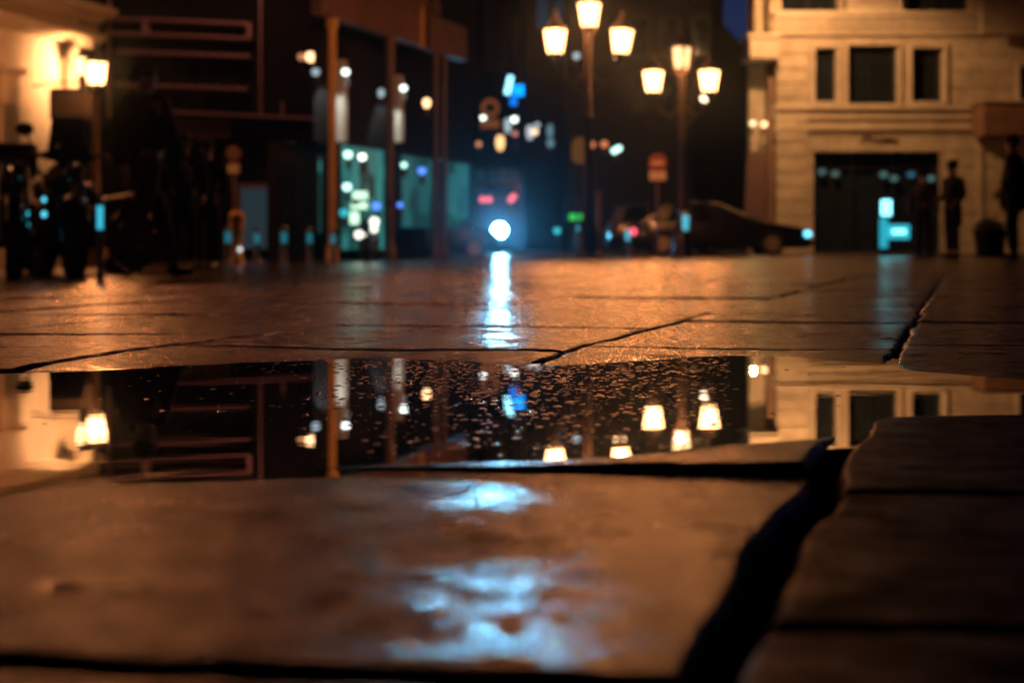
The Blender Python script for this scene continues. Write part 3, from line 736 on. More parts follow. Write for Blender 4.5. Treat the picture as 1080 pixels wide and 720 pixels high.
# pilasters washed by white lamps
for px, ytop, pw in ((357.5, 72, 0.10), (417.5, 88, 0.10)):
    t = alocal(px, LY); m = MB(); m.bbox(t-pw, t+pw, LY-0.16, LY+0.045, zz(150, adist(t, LY)), zz(ytop-8, adist(t, LY))); m.build('pilaster', M_palep, ab)
def arc_world(px, py, ly):
    t = alocal(px, ly); return adist(t, ly)
for px, py, lab in ((364.5, 76, 'white globe lamp beside the pale pilaster nearest the ochre column'), (425.5, 93, 'white globe lamp beside the farther pale pilaster of the arcade')):
    D_ = arc_world(px-7, py, LY-0.5)
    t = globe_lamp(px, py, D_, G_white, 0.075, lab, 'white lamps of the arcade', 0.3)
    bulb(t, (-0.15, 0.12, 0.05), 90, (0.92, 0.96, 0.85), 0.03, R(95), (-0.05, 0.35, -1))
globe_lamp(333, 76, arc_world(333, 76, LY-0.4), G_whitedim, 0.08, 'faint bluish globe lamp left of the tall ochre column', 'white lamps of the arcade', 0.3)
globe_lamp(402, 98, arc_world(402, 98, LY-0.4), G_whitedim, 0.07, 'faint bluish globe lamp between the two arcade columns', 'white lamps of the arcade', 0.3, stretch=1.6)
globe_lamp(328, 60, 33, G_warm, 0.125, 'bright warm globe lamp high left of the ochre column', 'amber lamps near the arcade', 0.3)
globe_lamp(318, 60, 35, G_warmdim, 0.09, 'faint red amber globe just left of the bright warm globe', 'amber lamps near the arcade', 0.3)
globe_lamp(450, 108.5, 33, G_warm, 0.085, 'warm globe lamp between the farther arcade columns', 'amber lamps near the arcade', 0.3, stretch=1.4)
# goods and fittings in the lit shop
def fitting(name, label, px, py, D, mat, w_, h_, cat='light panel', grp='lit fittings in the teal shop'):
    t = thing(name, label, cat, W(px, py, D), 0, grp)
    MB().box((0, 0.02, 0), (w_, 0.06, h_)).build('housing', M_black, t, bevel=0.008)
    MB().box((0, -0.02, 0), (w_*0.92, 0.02, h_*0.9)).build('lit_face', mat, t, bevel=0.004)
    return t
fitting('lit_panel', 'topmost pale lime panel stacked in the teal shop window', 380, 206, 29.6, G_lime, 0.33, 0.17)
fitting('lit_panel', 'middle pale lime panel stacked in the teal shop window', 379, 217, 29.6, G_lime, 0.36, 0.15)
fitting('lit_panel', 'lowest narrow lime panel in the teal shop window', 374, 230, 29.6, G_lime, 0.20, 0.28)
for px, py, mat, r_, lab in ((367, 163, G_tealw, 0.085, 'left teal white globe high in the shop window'), (382, 165.5, G_white, 0.075, 'right white globe high in the shop window'), (366, 197, G_tealw, 0.085, 'teal white globe left of the lime panels'),
        (397, 217, G_bluedot, 0.085, 'blue lamp right of the lime panels'), (363, 224, G_teal, 0.09, 'dull teal globe low left in the shop'), (422, 216, G_bluedot, 0.06, 'small blue lamp above the city car roof'),
        (445, 180, G_bluedot, 0.085, 'blue lamp above the man standing behind the city car'), (426, 174, G_tealw, 0.06, 'teal lamp in the dim second shop window')):
    globe_lamp(px, py, 29.4 if px < 410 else 31.5, mat, r_, lab, 'small lamps in the teal shop', 0.12, name='display_lamp')

# ---- far buildings closing the street
def far_block(label, px0, px1, ytop, D, mat, depth=14, gable=None, name='far_building'):
    x0, x1 = X(px0, D), X(px1, D); z0 = fz(0, D); zt = Z(ytop, D)
    t = thing(name, label, 'building', ((x0+x1)/2, D, z0)); h = (x1-x0)/2; H = zt-z0
    poly = [(-h, 0), (h, 0), (h, H), (-h, H)] if not gable else [(-h, 0), (h, 0)]+[(X(a, D)-(x0+x1)/2, Z(b, D)-z0) for a, b in gable]
    MB().prism(poly, 0, depth).build('wall', mat, t); return t
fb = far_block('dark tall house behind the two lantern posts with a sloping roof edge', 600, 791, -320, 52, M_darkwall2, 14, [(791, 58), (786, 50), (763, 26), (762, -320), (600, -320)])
loc = Vector(fb.location)
def fwin(t, D, x0, x1, yt, yb, mat):
    l = Vector(t.location); f = MB()
    a, b, c, d = X(x0, D)-l.x, X(x1, D)-l.x, Z(yb, D)-l.z, Z(yt, D)-l.z
    f.bbox(a-0.1, a, -0.06, -0.003, c-0.1, d+0.1); f.bbox(b, b+0.1, -0.06, -0.003, c-0.1, d+0.1); f.bbox(a, b, -0.061, -0.003, d, d+0.1); f.bbox(a, b, -0.08, -0.003, c-0.1, c)
    fo = f.build('window', M_black, t); g = MB(); g.bbox(a, b, -0.03, -0.003, c, d); g.build('pane', mat, fo)
for a in (668, 700, 732):
    for yt in (-40, 20, 80): fwin(fb, 52, a, a+15, yt, yt+38, M_glass)
fb2 = far_block('narrow dark house with dusk blue windows behind the first lantern post', 553, 668, -320, 58, M_darkwall, 12)
for a, yt, yb in ((566, -50, 30), (590, 40, 66), (634, 5, 38), (634, 70, 108), (586, -60, 22), (648, 120, 140)): fwin(fb2, 58, a, a+13, yt, yb, glow('dusk lit stair glass', (0.03, 0.22, 0.38), 0.10))
fb3 = far_block('distant building with tall dim blue glazed ground floor', 470, 620, 160, 66, M_darkwall, 12)
for k in range(9):
    a = 492+k*11.5; fwin(fb3, 66, a, a+8, 178, 262, R_far)
fb4 = far_block('dark block with plum panels high at the end of the street', 440, 560, -320, 76, M_darkwall2, 12)
fwin(fb4, 76, 511, 534, -10, 75, surf('plum glass', (0.08, 0.03, 0.04), 0.3)); fwin(fb4, 76, 541, 549, 20, 160, surf('plum glass', (0.08, 0.03, 0.04), 0.3))
fb5 = far_block('dark house far right behind the stone building', 780, 830, 90, 62, M_darkwall2, 10)
fb6 = far_block('dark block behind the white stucco building', -120, 120, -320, 47, M_darkwall2, 10)
# ================================================================== street lamps
def lantern(parent, c, hgt, wt, wb_, pane=None, n=6, bars=0.013, tilt=0.0, a0=0.0, power=0):
    """one lantern: iron cage, glass, crown cap with finial; c = centre of the glass"""
    f = MB(); z0, z1 = -hgt/2, hgt/2
    for k in range(n):
        a = a0+2*PI*k/n
        f.tube([(wb_*math.cos(a), wb_*math.sin(a), z0), (wt*math.cos(a), wt*math.sin(a), z1)], bars, 6)
    f.lathe([(wb_*0.35, z0-0.16), (wb_*0.55, z0-0.10), (wb_*1.08, z0-0.03), (wb_*1.08, z0-0.001)], n=n, a0=a0)
    fo = f.build('lantern', M_iron_brown, parent)
    fo.location = c; fo.rotation_euler = (0, tilt, 0)
    MB().lathe([(wb_*0.96, z0), (wt*0.96, z1)], n=n, a0=a0).build('glass', pane or G_lantern, fo)
    MB().lathe([(wt*1.12, z1+0.002), (wt*1.05, z1+0.03), (wt*0.62, z1+0.10), (wt*0.50, z1+0.13), (wt*0.42, z1+0.19), (wt*0.14, z1+0.24), (0.028, z1+0.27), (0.05, z1+0.31), (0.012, z1+0.38)], n=12).build('cap', M_iron_brown, fo, True)
    if power: bulb(fo, (0, 0, -0.02), power, WARM, 0.09)
    return fo
def post_profile(H):
    return [(0.24, -0.35), (0.24, 0.06), (0.20, 0.10), (0.20, 0.42), (0.15, 0.50), (0.17, 0.56), (0.11, 0.66), (0.085, 0.9), (0.10, 0.95), (0.075, 1.02),
            (0.062, H*0.62), (0.085, H*0.63), (0.06, H*0.65), (0.052, H-0.25), (0.08, H-0.2), (0.05, H-0.12), (0.07, H)]
PW = 520
D1 = 25.0
p = Vector((X(620, D1), D1, fz(X(620, D1), D1)))
lp = thing('street_lamp', 'tall cast iron post with three equally bright lanterns, left of the sedan', 'street lamp', p, 0, 'lantern posts on the plaza')
top = Z(36, D1)-p.z
MB().lathe(post_profile(top), n=16).build('pole', M_iron_brown, lp, True)
lantern(lp, (X(621.5, D1)-p.x, 0, Z(16.5, D1)-p.z), 0.40, 0.205, 0.135, power=PW)
for px, py, tl in ((585.5, 44.5, 0.0), (655.5, 44.5, 0.06)):
    cx_ = X(px, D1)-p.x; cz = Z(py, D1)-p.z
    lantern(lp, (cx_, 0, cz), 0.40, 0.205, 0.135, tilt=tl, power=PW)
    s_ = 1 if cx_ > 0 else -1
    MB().tube([(s_*0.05, 0, cz-0.55), (cx_*0.35, 0, cz-0.72), (cx_*0.7, 0, cz-0.66), (cx_*0.95, 0, cz-0.45), (cx_, 0, cz-0.30)], 0.024, 8).tube([(s_*0.05, 0, cz-0.95), (cx_*0.3, 0, cz-0.85), (cx_*0.55, 0, cz-0.72)], 0.018, 8).build('arm', M_iron_brown, lp, True)
D2 = 29.0
p = Vector((X(719.5, D2), D2, fz(X(719.5, D2), D2)))
lp2 = thing('street_lamp', 'cast iron post with a double paned top lantern between two bright lanterns', 'street lamp', p, 0, 'lantern posts on the plaza')
top = Z(77, D2)-p.z
MB().lathe(post_profile(top), n=16).build('pole', M_iron_brown, lp2, True)
lantern(lp2, (X(718.5, D2)-p.x, 0, Z(62, D2)-p.z), 0.42, 0.21, 0.155, pane=G_lantern_dim, n=4, bars=0.035, a0=-PI/2+0.12, power=PW*0.5)
for px, py in ((689, 86.5), (748, 86)):
    cx_ = X(px, D2)-p.x; cz = Z(py, D2)-p.z
    lantern(lp2, (cx_, 0, cz), 0.41, 0.215, 0.145, power=PW)
    s_ = 1 if cx_ > 0 else -1
    MB().tube([(s_*0.05, 0, cz-0.50), (cx_*0.35, 0, cz-0.68), (cx_*0.7, 0, cz-0.63), (cx_*0.95, 0, cz-0.45), (cx_, 0, cz-0.30)], 0.026, 8).tube([(s_*0.05, 0, cz-0.9), (cx_*0.3, 0, cz-0.82), (cx_*0.55, 0, cz-0.68)], 0.02, 8).build('arm', M_iron_brown, lp2, True)
D3 = 24.0
p = Vector((X(101, D3), D3, fz(X(101, D3), D3)))
lp3 = thing('street_lamp', 'single lantern on a slim post beside the white stucco building', 'street lamp', p)
cz = Z(78.5, D3)-p.z
MB().lathe(post_profile(cz-0.33), n=16).build('pole', M_ochre, lp3, True)
lantern(lp3, (0, 0, cz), 0.36, 0.20, 0.14, power=PW*1.5)
# high lamps added out of view to light the stone front, plaza and balcony rails
def high_fill_lamp(loc, label, reach, power, col=(1.0, 0.50, 0.16), spot=None, aim=None):
    t = thing('added_fill_lamp', label, 'lamp', loc, 0, 'high fill lamps added above the frame')
    MB().tube([(reach[0], reach[1], 0.5), (reach[0]*0.5, reach[1]*0.5, 0.65), (0, 0, 0.45), (0, 0, 0.2)], 0.04, 8).build('arm', M_iron, t, True)
    MB().lathe([(0.16, 0.0), (0.26, 0.02), (0.24, 0.14), (0.08, 0.24)], n=14).build('hood', M_iron, t, True)
    MB().lathe([(0.02, -0.07), (0.14, -0.05), (0.155, -0.002)], n=14).build('lens', glow('fill lamp lens', (1.0, 0.55, 0.2), 6), t, True)
    bulb(t, (0, 0, -0.2), power, col, 0.12, spot, aim)
    return t
high_fill_lamp((7.9, 40.8, 8.4), 'added high fill lamp in front of the stone building corner', (-1.4, 11.2), 2600, (1.0, 0.48, 0.18), R(140), (0.12, 4.2, -4.6))
high_fill_lamp((-6.6, 23.0, 7.4), 'added high fill lamp in front of the white stucco building', (-3.4, 1.5), 340, (1.0, 0.28, 0.10), R(110), (3.6, -9, -7.4))
high_fill_lamp((-1.9, 26.5, 8.2), 'added high fill lamp over the arcade corner', (-0.8, 3.0), 340, (1.0, 0.28, 0.10), R(110), (1.5, -11, -8.2))
high_fill_lamp((-7.2, 36.5, 8.0), 'added high fill lamp over the balconies of the dark building', (0.5, 3.4), 130, (1.0, 0.36, 0.24), R(150), (-0.6, 3.4, -2.8))
side = copy_tree(lp3); side.location = (-3.3, 5.2, fz(-3.3, 5.2)); side['label'] = 'added single lantern post close on the left, unseen, as fill light'  # unseen lantern post added to warm the near slabs
for c_ in [c_ for k_ in kids(side) for c_ in kids(k_) if c_.type == 'LIGHT']: c_.data = c_.data.copy(); c_.data.energy = 40; c_.data.color = (1.0, 0.33, 0.09)
for px, py, D, mat, r_, lab, st in (
    (743.5, 104, 40, glow('far white lantern', (1.0, 0.72, 0.45), 5.0), 0.125, 'small far lantern just below the right lantern of the second post', 0.8),
    (608, 59, 50, G_whitedim, 0.13, 'faint white globe below the top lantern of the first post', 1.0),
    (650, 60, 38, G_warm, 0.06, 'left of two tiny amber globes under the right lantern of the first post', 1.0),
    (657.5, 60, 38, G_warm, 0.06, 'right of two tiny amber globes under the right lantern of the first post', 1.0),
    (509.5, 124.5, 55, G_white, 0.10, 'white globe beside the round amber shop sign far down the street', 1.0),
    (527.5, 150, 55, glow('far amber tall lamp', (1.0, 0.55, 0.22), 2.0), 0.17, 'tall amber lamp right of the round shop sign far down the street', 2.0),
    (542.5, 126, 55, G_white, 0.12, 'bright white globe under the blue neon sign', 1.0),
    (543, 141, 55, glow('far rose globe', (1.0, 0.35, 0.28), 0.8), 0.11, 'rose globe below the bright white globe', 1.0),
    (535.5, 132, 56, G_whitedim, 0.13, 'tall faint blue lamp left of the bright white globe', 2.6),
    (559, 139, 56, glow('far grey lamp', (0.8, 0.85, 0.9), 0.8), 0.15, 'tall grey lamp in the middle of the street lights', 2.2),
    (564, 139, 55, glow('far peach globe', (1.0, 0.66, 0.42), 2.2), 0.13, 'peach globe right of the tall grey lamp', 1.0),
    (566.5, 132, 57, G_whitedim, 0.12, 'faint white globe above the peach globe', 1.0),
    (580, 138, 57, glow('far blue lamp', (0.35, 0.65, 0.85), 0.35), 0.13, 'upper faint blue tall lamp right of the peach globe', 2.6),
    (580.5, 151, 57, glow('far blue lamp', (0.35, 0.65, 0.85), 0.35), 0.16, 'lower faint blue lamp right of the peach globe', 1.2),
    (624, 152.5, 45, glow('far red amber', (1.0, 0.28, 0.12), 0.9), 0.12, 'red amber lamp beside the first lantern post', 1.0),
    (637.5, 152, 45, glow('far red amber', (1.0, 0.28, 0.12), 0.9), 0.12, 'red amber lamp left of the teal white lamp', 1.0),
    (648, 159, 45, G_tealw, 0.10, 'left half of the teal white lamp pair right of the first lantern post', 1.0),
    (652.5, 156.5, 45, G_tealw, 0.10, 'right half of the teal white lamp pair right of the first lantern post', 1.0),
    (587.5, 243, 40, G_teal, 0.10, 'teal ring of light right of the scooter headlight', 1.0),
    (505, 152, 58, G_warmdim, 0.12, 'dim amber globe left of the tall amber lamp', 1.0),
    (478, 106, 50, glow('far deep red', (0.6, 0.05, 0.10), 0.25), 0.14, 'deep red dim lamp right of the arcade columns', 1.0),
    ):
    globe_lamp(px, py, D, mat, r_, lab, 'far small lights of the street', 0.3, stretch=st, name='far_lamp')

# ================================================================== signs
def round_sign(px, py, D, rad, label, face, ring, plate=None, pole_bottom=None):
    g0 = fz(X(px, D), D); b = Vector((X(px, D), D, g0))
    t = thing('road_sign', label, 'road sign', b)
    zc_ = Z(py, D)-g0
    MB().tube([(0, 0.05, -0.3), (0, 0.05, zc_+rad*0.9)], 0.035, 10).build('pole', M_brownp, t, True)
    Mx = Matrix.Translation((0, -0.01, zc_)) @ Matrix.Rotation(PI/2, 4, 'X')
    MB().lathe([(rad, -0.012), (rad, 0.012)], n=28, M=Mx).build('disc', ring, t, True)
    Mx = Matrix.Translation((0, -0.03, zc_)) @ Matrix.Rotation(PI/2, 4, 'X')
    if face is ring:
        MB().box((0, -0.028, zc_), (rad*1.3, 0.01, rad*0.32)).build('bar', M_signwhite, t)
    else:
        MB().lathe([(rad*0.72, -0.006), (rad*0.72, 0.006)], n=28, M=Mx).build('face', face, t, True)
    if plate:
        MB().box((0, -0.01, Z(plate[0], D)-g0), (plate[1], 0.02, plate[2])).build('plate', M_signwhite, t, bevel=0.01)
    return t
round_sign(693.5, 172, 31, 0.20, 'red round no entry sign with a cream plate below it', M_red, M_red, (185.5, 0.36, 0.20))
round_sign(246.5, 162, 27, 0.14, 'small round sign with a lower plate on a thin pole above the ochre post', M_brownp, M_red, (178, 0.22, 0.18))
# amber shop sign far down the street: ring above a board
t = thing('shop_sign', 'dim amber shop sign with a ring above a board far down the street', 'sign', W(517, 114, 55))
G_amb = glow('dim amber sign', (0.75, 0.22, 0.06), 0.22)
pts = [(0.28*math.cos(a*PI/12), 0, 0.28*math.sin(a*PI/12)) for a in range(25)]
MB().tube(pts, 0.09, 10).build('ring', G_amb, t, True)
MB().box((0.0, 0, -0.62), (0.75, 0.1, 0.34)).build('board', G_amb, t, bevel=0.02)
MB().tube([(0, 0.08, 0.3), (0, 0.08, -0.75)], 0.03, 8).build('bracket', M_iron, t)
# blue neon sign
t = thing('neon_sign', 'bright blue lit sign with a white upright and two blue panels high over the street', 'sign', W(541, 96, 60))
f = lambda px, py: ((px-541)/F*60, (96-py)/F*60)
a = f(535.5, 91); MB().box((a[0], 0, a[1]), (0.24, 0.12, 0.80)).build('upright_panel', G_bluewhite, t, bevel=0.03)
a = f(548.5, 95.5); MB().box((0, 0, 0), (0.60, 0.10, 0.46)).build('side_panel', G_blue, t, bevel=0.03).location = (a[0], 0, a[1])
t.children[-1].rotation_euler = (0, 0.22, 0)
a = f(541.5, 107); MB().box((0, 0, 0), (0.30, 0.10, 0.36)).build('lower_panel', glow('deep blue neon', (0.0, 0.22, 1.0), 1.2), t, bevel=0.03).location = (a[0], 0, a[1])
MB().box((0.1, 0.12, 0.1), (0.7, 0.08, 0.7)).build('housing', M_black, t)
# orange sign beside the first lantern post
t = thing('shop_sign', 'dim orange oval sign behind the foot of the first lantern post', 'sign', W(612, 159, 46))
MB().lathe([(0.14, -0.42), (0.25, -0.3), (0.29, 0), (0.25, 0.3), (0.14, 0.42)], n=18, M=Matrix.Diagonal((1, 0.3, 1, 1))).build('panel', glow('dim orange sign', (0.7, 0.28, 0.05), 0.16), t, True)
MB().tube([(0, 0.1, 0.45), (0, 0.6, 0.5)], 0.03, 8).build('bracket', M_iron, t)
# pedestrian signal with two green lenses
p = Vector((X(609, 42), 42, fz(X(609, 42), 42))); t = thing('crossing_signal', 'pedestrian signal with green lenses on a dark pole', 'traffic signal', p)
MB().tube([(0, 0.08, -0.2), (0, 0.08, 1.7)], 0.05, 10).build('pole', M_iron, t)
zc_ = Z(229, 42)-p.z
MB().box((0, 0, zc_), (0.62, 0.14, 0.34)).build('housing', M_black, t, bevel=0.02)
for s_ in (-1, 1): MB().box((s_*0.14, -0.075, zc_), (0.22, 0.02, 0.18)).build('green_lens', G_green, t, bevel=0.02)
# lit information stand
D = 30.0; p = Vector((X(932, D), D, fz(X(932, D), D))); t = thing('information_stand', 'cyan lit information stand with square screen and side panel before the shop', 'sign', p)
zq = lambda py: Z(py, D)-p.z
MB().bbox(-0.07, 0.08, -0.05, 0.05, -0.05, zq(262)).build('base', M_steel, t, bevel=0.01)
MB().bbox(-0.075, 0.075, -0.055, 0.055, zq(261.5), zq(230)).build('lit_column', glow('cyan lit column', (0.04, 0.62, 0.85), 0.75), t, bevel=0.01)
MB().bbox(-0.11, 0.16, -0.08, 0.06, zq(229), zq(207)).build('screen_box', M_black, t, bevel=0.02)
MB().bbox(-0.08, 0.14, -0.10, -0.082, zq(227.5), zq(211)).build('screen', G_cyanwhite, t, bevel=0.01)
MB().bbox(0.09, 0.54, -0.05, 0.03, zq(252), zq(237)).build('side_panel', glow('cyan side panel', (0.06, 0.70, 0.90), 0.9), t, bevel=0.02)
MB().bbox(0.17, 0.45, -0.062, -0.052, zq(246.5), zq(242)).build('lit_strip', G_cyanwhite, t)

# ================================================================== bollards and posts
def bollard_parts(t, H, r, mat, topmat=None):
    MB().lathe([(r*1.25, -0.25), (r*1.25, 0.03), (r, 0.05), (r, H*0.58)], n=14).build('post', mat, t, True)
    MB().lathe([(r*0.96, H*0.582), (r*0.96, H*0.848)], n=14).build('glow_band', glow('bright cyan caught light', (0.05, 0.58, 0.80), 1.0) if r == 0.024 else glow('dim cyan caught light', (0.06, 0.50, 0.66), 0.30), t, True)  # cyan light caught by the steel bollards, put in as a glowing band
    MB().lathe([(r, H*0.852), (r*0.98, H*0.93), (r*0.75, H*0.98), (r*0.2, H)], n=14).build('cap', topmat or mat, t, True)
BOL = [(105.5, 203, 10.4, 0.024, 'nearest steel bollard at the walking man, with bright caught cyan light as a glowing band'), (133.5, 237, 20, 0.035, 'left of two thin steel bollards behind the walking man'), (140.5, 238, 20.5, 0.035, 'right of two thin steel bollards behind the walking man'),
       (209, 238, 19, 0.065, 'thick steel bollard with caught cyan light as a glowing band right of the walking man'), (240.5, 238, 21, 0.05, 'steel bollard left of the ochre post'), (271, 240, 22, 0.045, 'steel bollard right of the ochre post'),
       (299.5, 239, 22, 0.05, 'steel bollard below the lit ochre doorway'), (326.5, 240, 23, 0.045, 'steel bollard left of the tall ochre column'), (351.5, 242, 24, 0.045, 'steel bollard at the foot of the tall ochre column')]
b0 = None
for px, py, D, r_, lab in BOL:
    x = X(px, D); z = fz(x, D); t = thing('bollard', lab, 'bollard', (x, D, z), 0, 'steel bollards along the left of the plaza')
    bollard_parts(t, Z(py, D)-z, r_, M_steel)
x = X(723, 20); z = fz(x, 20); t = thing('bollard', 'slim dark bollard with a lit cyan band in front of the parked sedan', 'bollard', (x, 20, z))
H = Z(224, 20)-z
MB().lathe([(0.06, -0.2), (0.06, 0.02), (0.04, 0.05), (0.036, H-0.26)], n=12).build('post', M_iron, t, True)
MB().lathe([(0.04, H-0.255), (0.05, H-0.05), (0.02, H-0.04)], n=12).build('glow_band', glow('cyan band', (0.12, 0.65, 0.85), 0.9), t, True)
MB().lathe([(0.055, H-0.038), (0.05, H-0.01), (0.02, H)], n=12).build('cap', M_steel, t, True)
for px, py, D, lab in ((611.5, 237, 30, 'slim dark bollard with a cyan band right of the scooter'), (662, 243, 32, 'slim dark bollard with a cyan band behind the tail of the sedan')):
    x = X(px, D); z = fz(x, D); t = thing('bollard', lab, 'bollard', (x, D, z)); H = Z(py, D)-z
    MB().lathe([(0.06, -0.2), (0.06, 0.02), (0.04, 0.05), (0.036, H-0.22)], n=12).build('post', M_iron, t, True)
    MB().lathe([(0.045, H-0.215), (0.055, H-0.02), (0.02, H)], n=12).build('glow_band', glow('cyan band', (0.12, 0.65, 0.85), 0.9), t, True)
for px in (607, 632):
    pass
x = X(250, 23); z = fz(x, 23); t = thing('ochre_post', 'stout ochre post with a rounded head below the small round sign', 'post', (x, 23, z)); H = Z(222, 23)-z
MB().lathe([(0.13, -0.2), (0.13, 0.06), (0.10, 0.10), (0.085, H*0.55), (0.11, H*0.60), (0.11, H*0.66), (0.09, H*0.70), (0.13, H*0.74), (0.13, H*0.92), (0.07, H*0.99), (0.02, H)], n=16).build('body', surf('bright ochre enamel', (0.55, 0.30, 0.08), 0.45, 0, 8), t, True)
MB().ball((0.07, -0.11, Z(263, 23)-z), 0.035, 10).build('reflector', glow('small post lamp', (0.85, 0.9, 1.0), 1.6), t, True)
x = X(631, 33); z = fz(x, 33); t = thing('wood_post', 'thin brown post right of the first lantern post', 'post', (x, 33, z))
MB().lathe([(0.09, -0.2), (0.09, 0.1), (0.065, 0.14), (0.06, Z(203, 33)-z), (0.02, Z(201, 33)-z)], n=12).build('shaft', M_brownp, t, True)
# planter with clipped dark shrub on the right
D = 26.0; x = X(1044, D); z = fz(x, D); t = thing('planter', 'dark round planter with a low dense shrub beside the large man', 'planter', (x, D, z))
MB().lathe([(0.20, -0.05), (0.24, 0.03), (0.29, 0.42), (0.31, 0.44), (0.31, 0.48), (0.27, 0.48)], n=20).build('pot', M_black, t, True)
m = MB(); rs = random.Random(9)
for k in range(420):
    a, b = rs.uniform(0, 2*PI), math.asin(rs.uniform(-0.1, 1)); r_ = rs.uniform(0.5, 1.0)
    c = Vector((0.32*r_*math.cos(a)*math.cos(b), 0.32*r_*math.sin(a)*math.cos(b), 0.46+0.26*r_*math.sin(b)))
    d = Vector((rs.uniform(-1, 1), rs.uniform(-1, 1), rs.uniform(-0.3, 1))).normalized(); e = d.cross(Vector((rs.random(), rs.random(), rs.random()))).normalized()
    m.add([c-d*0.02, c+e*0.022+d*0.02, c+d*0.06, c-e*0.022+d*0.02], [(0,1,2,3)])
m.build('shrub', M_leaf, t)

for px, py, c, lab in ((867, 181, (0.30, 0.65, 0.60), 'leftmost faint reflection, made as a globe, high in the dark shop front of the stone building'), (881, 183, (0.45, 0.60, 0.62), 'second faint reflection from the left, made as a globe, in the dark shop front'),
        (932, 184, (0.35, 0.75, 0.65), 'faint green reflection, made as a globe, above the cyan information stand in the shop front'), (943, 188, (0.35, 0.70, 0.65), 'faint green reflection, made as a globe, just right above the cyan information stand'), (961, 184, (0.15, 0.55, 0.90), 'faint blue reflection, made as a globe, in the right half of the shop front'), (982, 188, (0.35, 0.75, 0.65), 'faint pale reflection, made as a globe, near the right jamb of the shop front')):
    globe_lamp(px, py, 45.25, glow('faint shop reflection %d' % px, c, 0.22), 0.13, lab, 'faint reflections added in the dark shop front', 0.2, name='shop_reflection', stretch=0.8)  # reflections in the shop glass, put in as faintly glowing globes
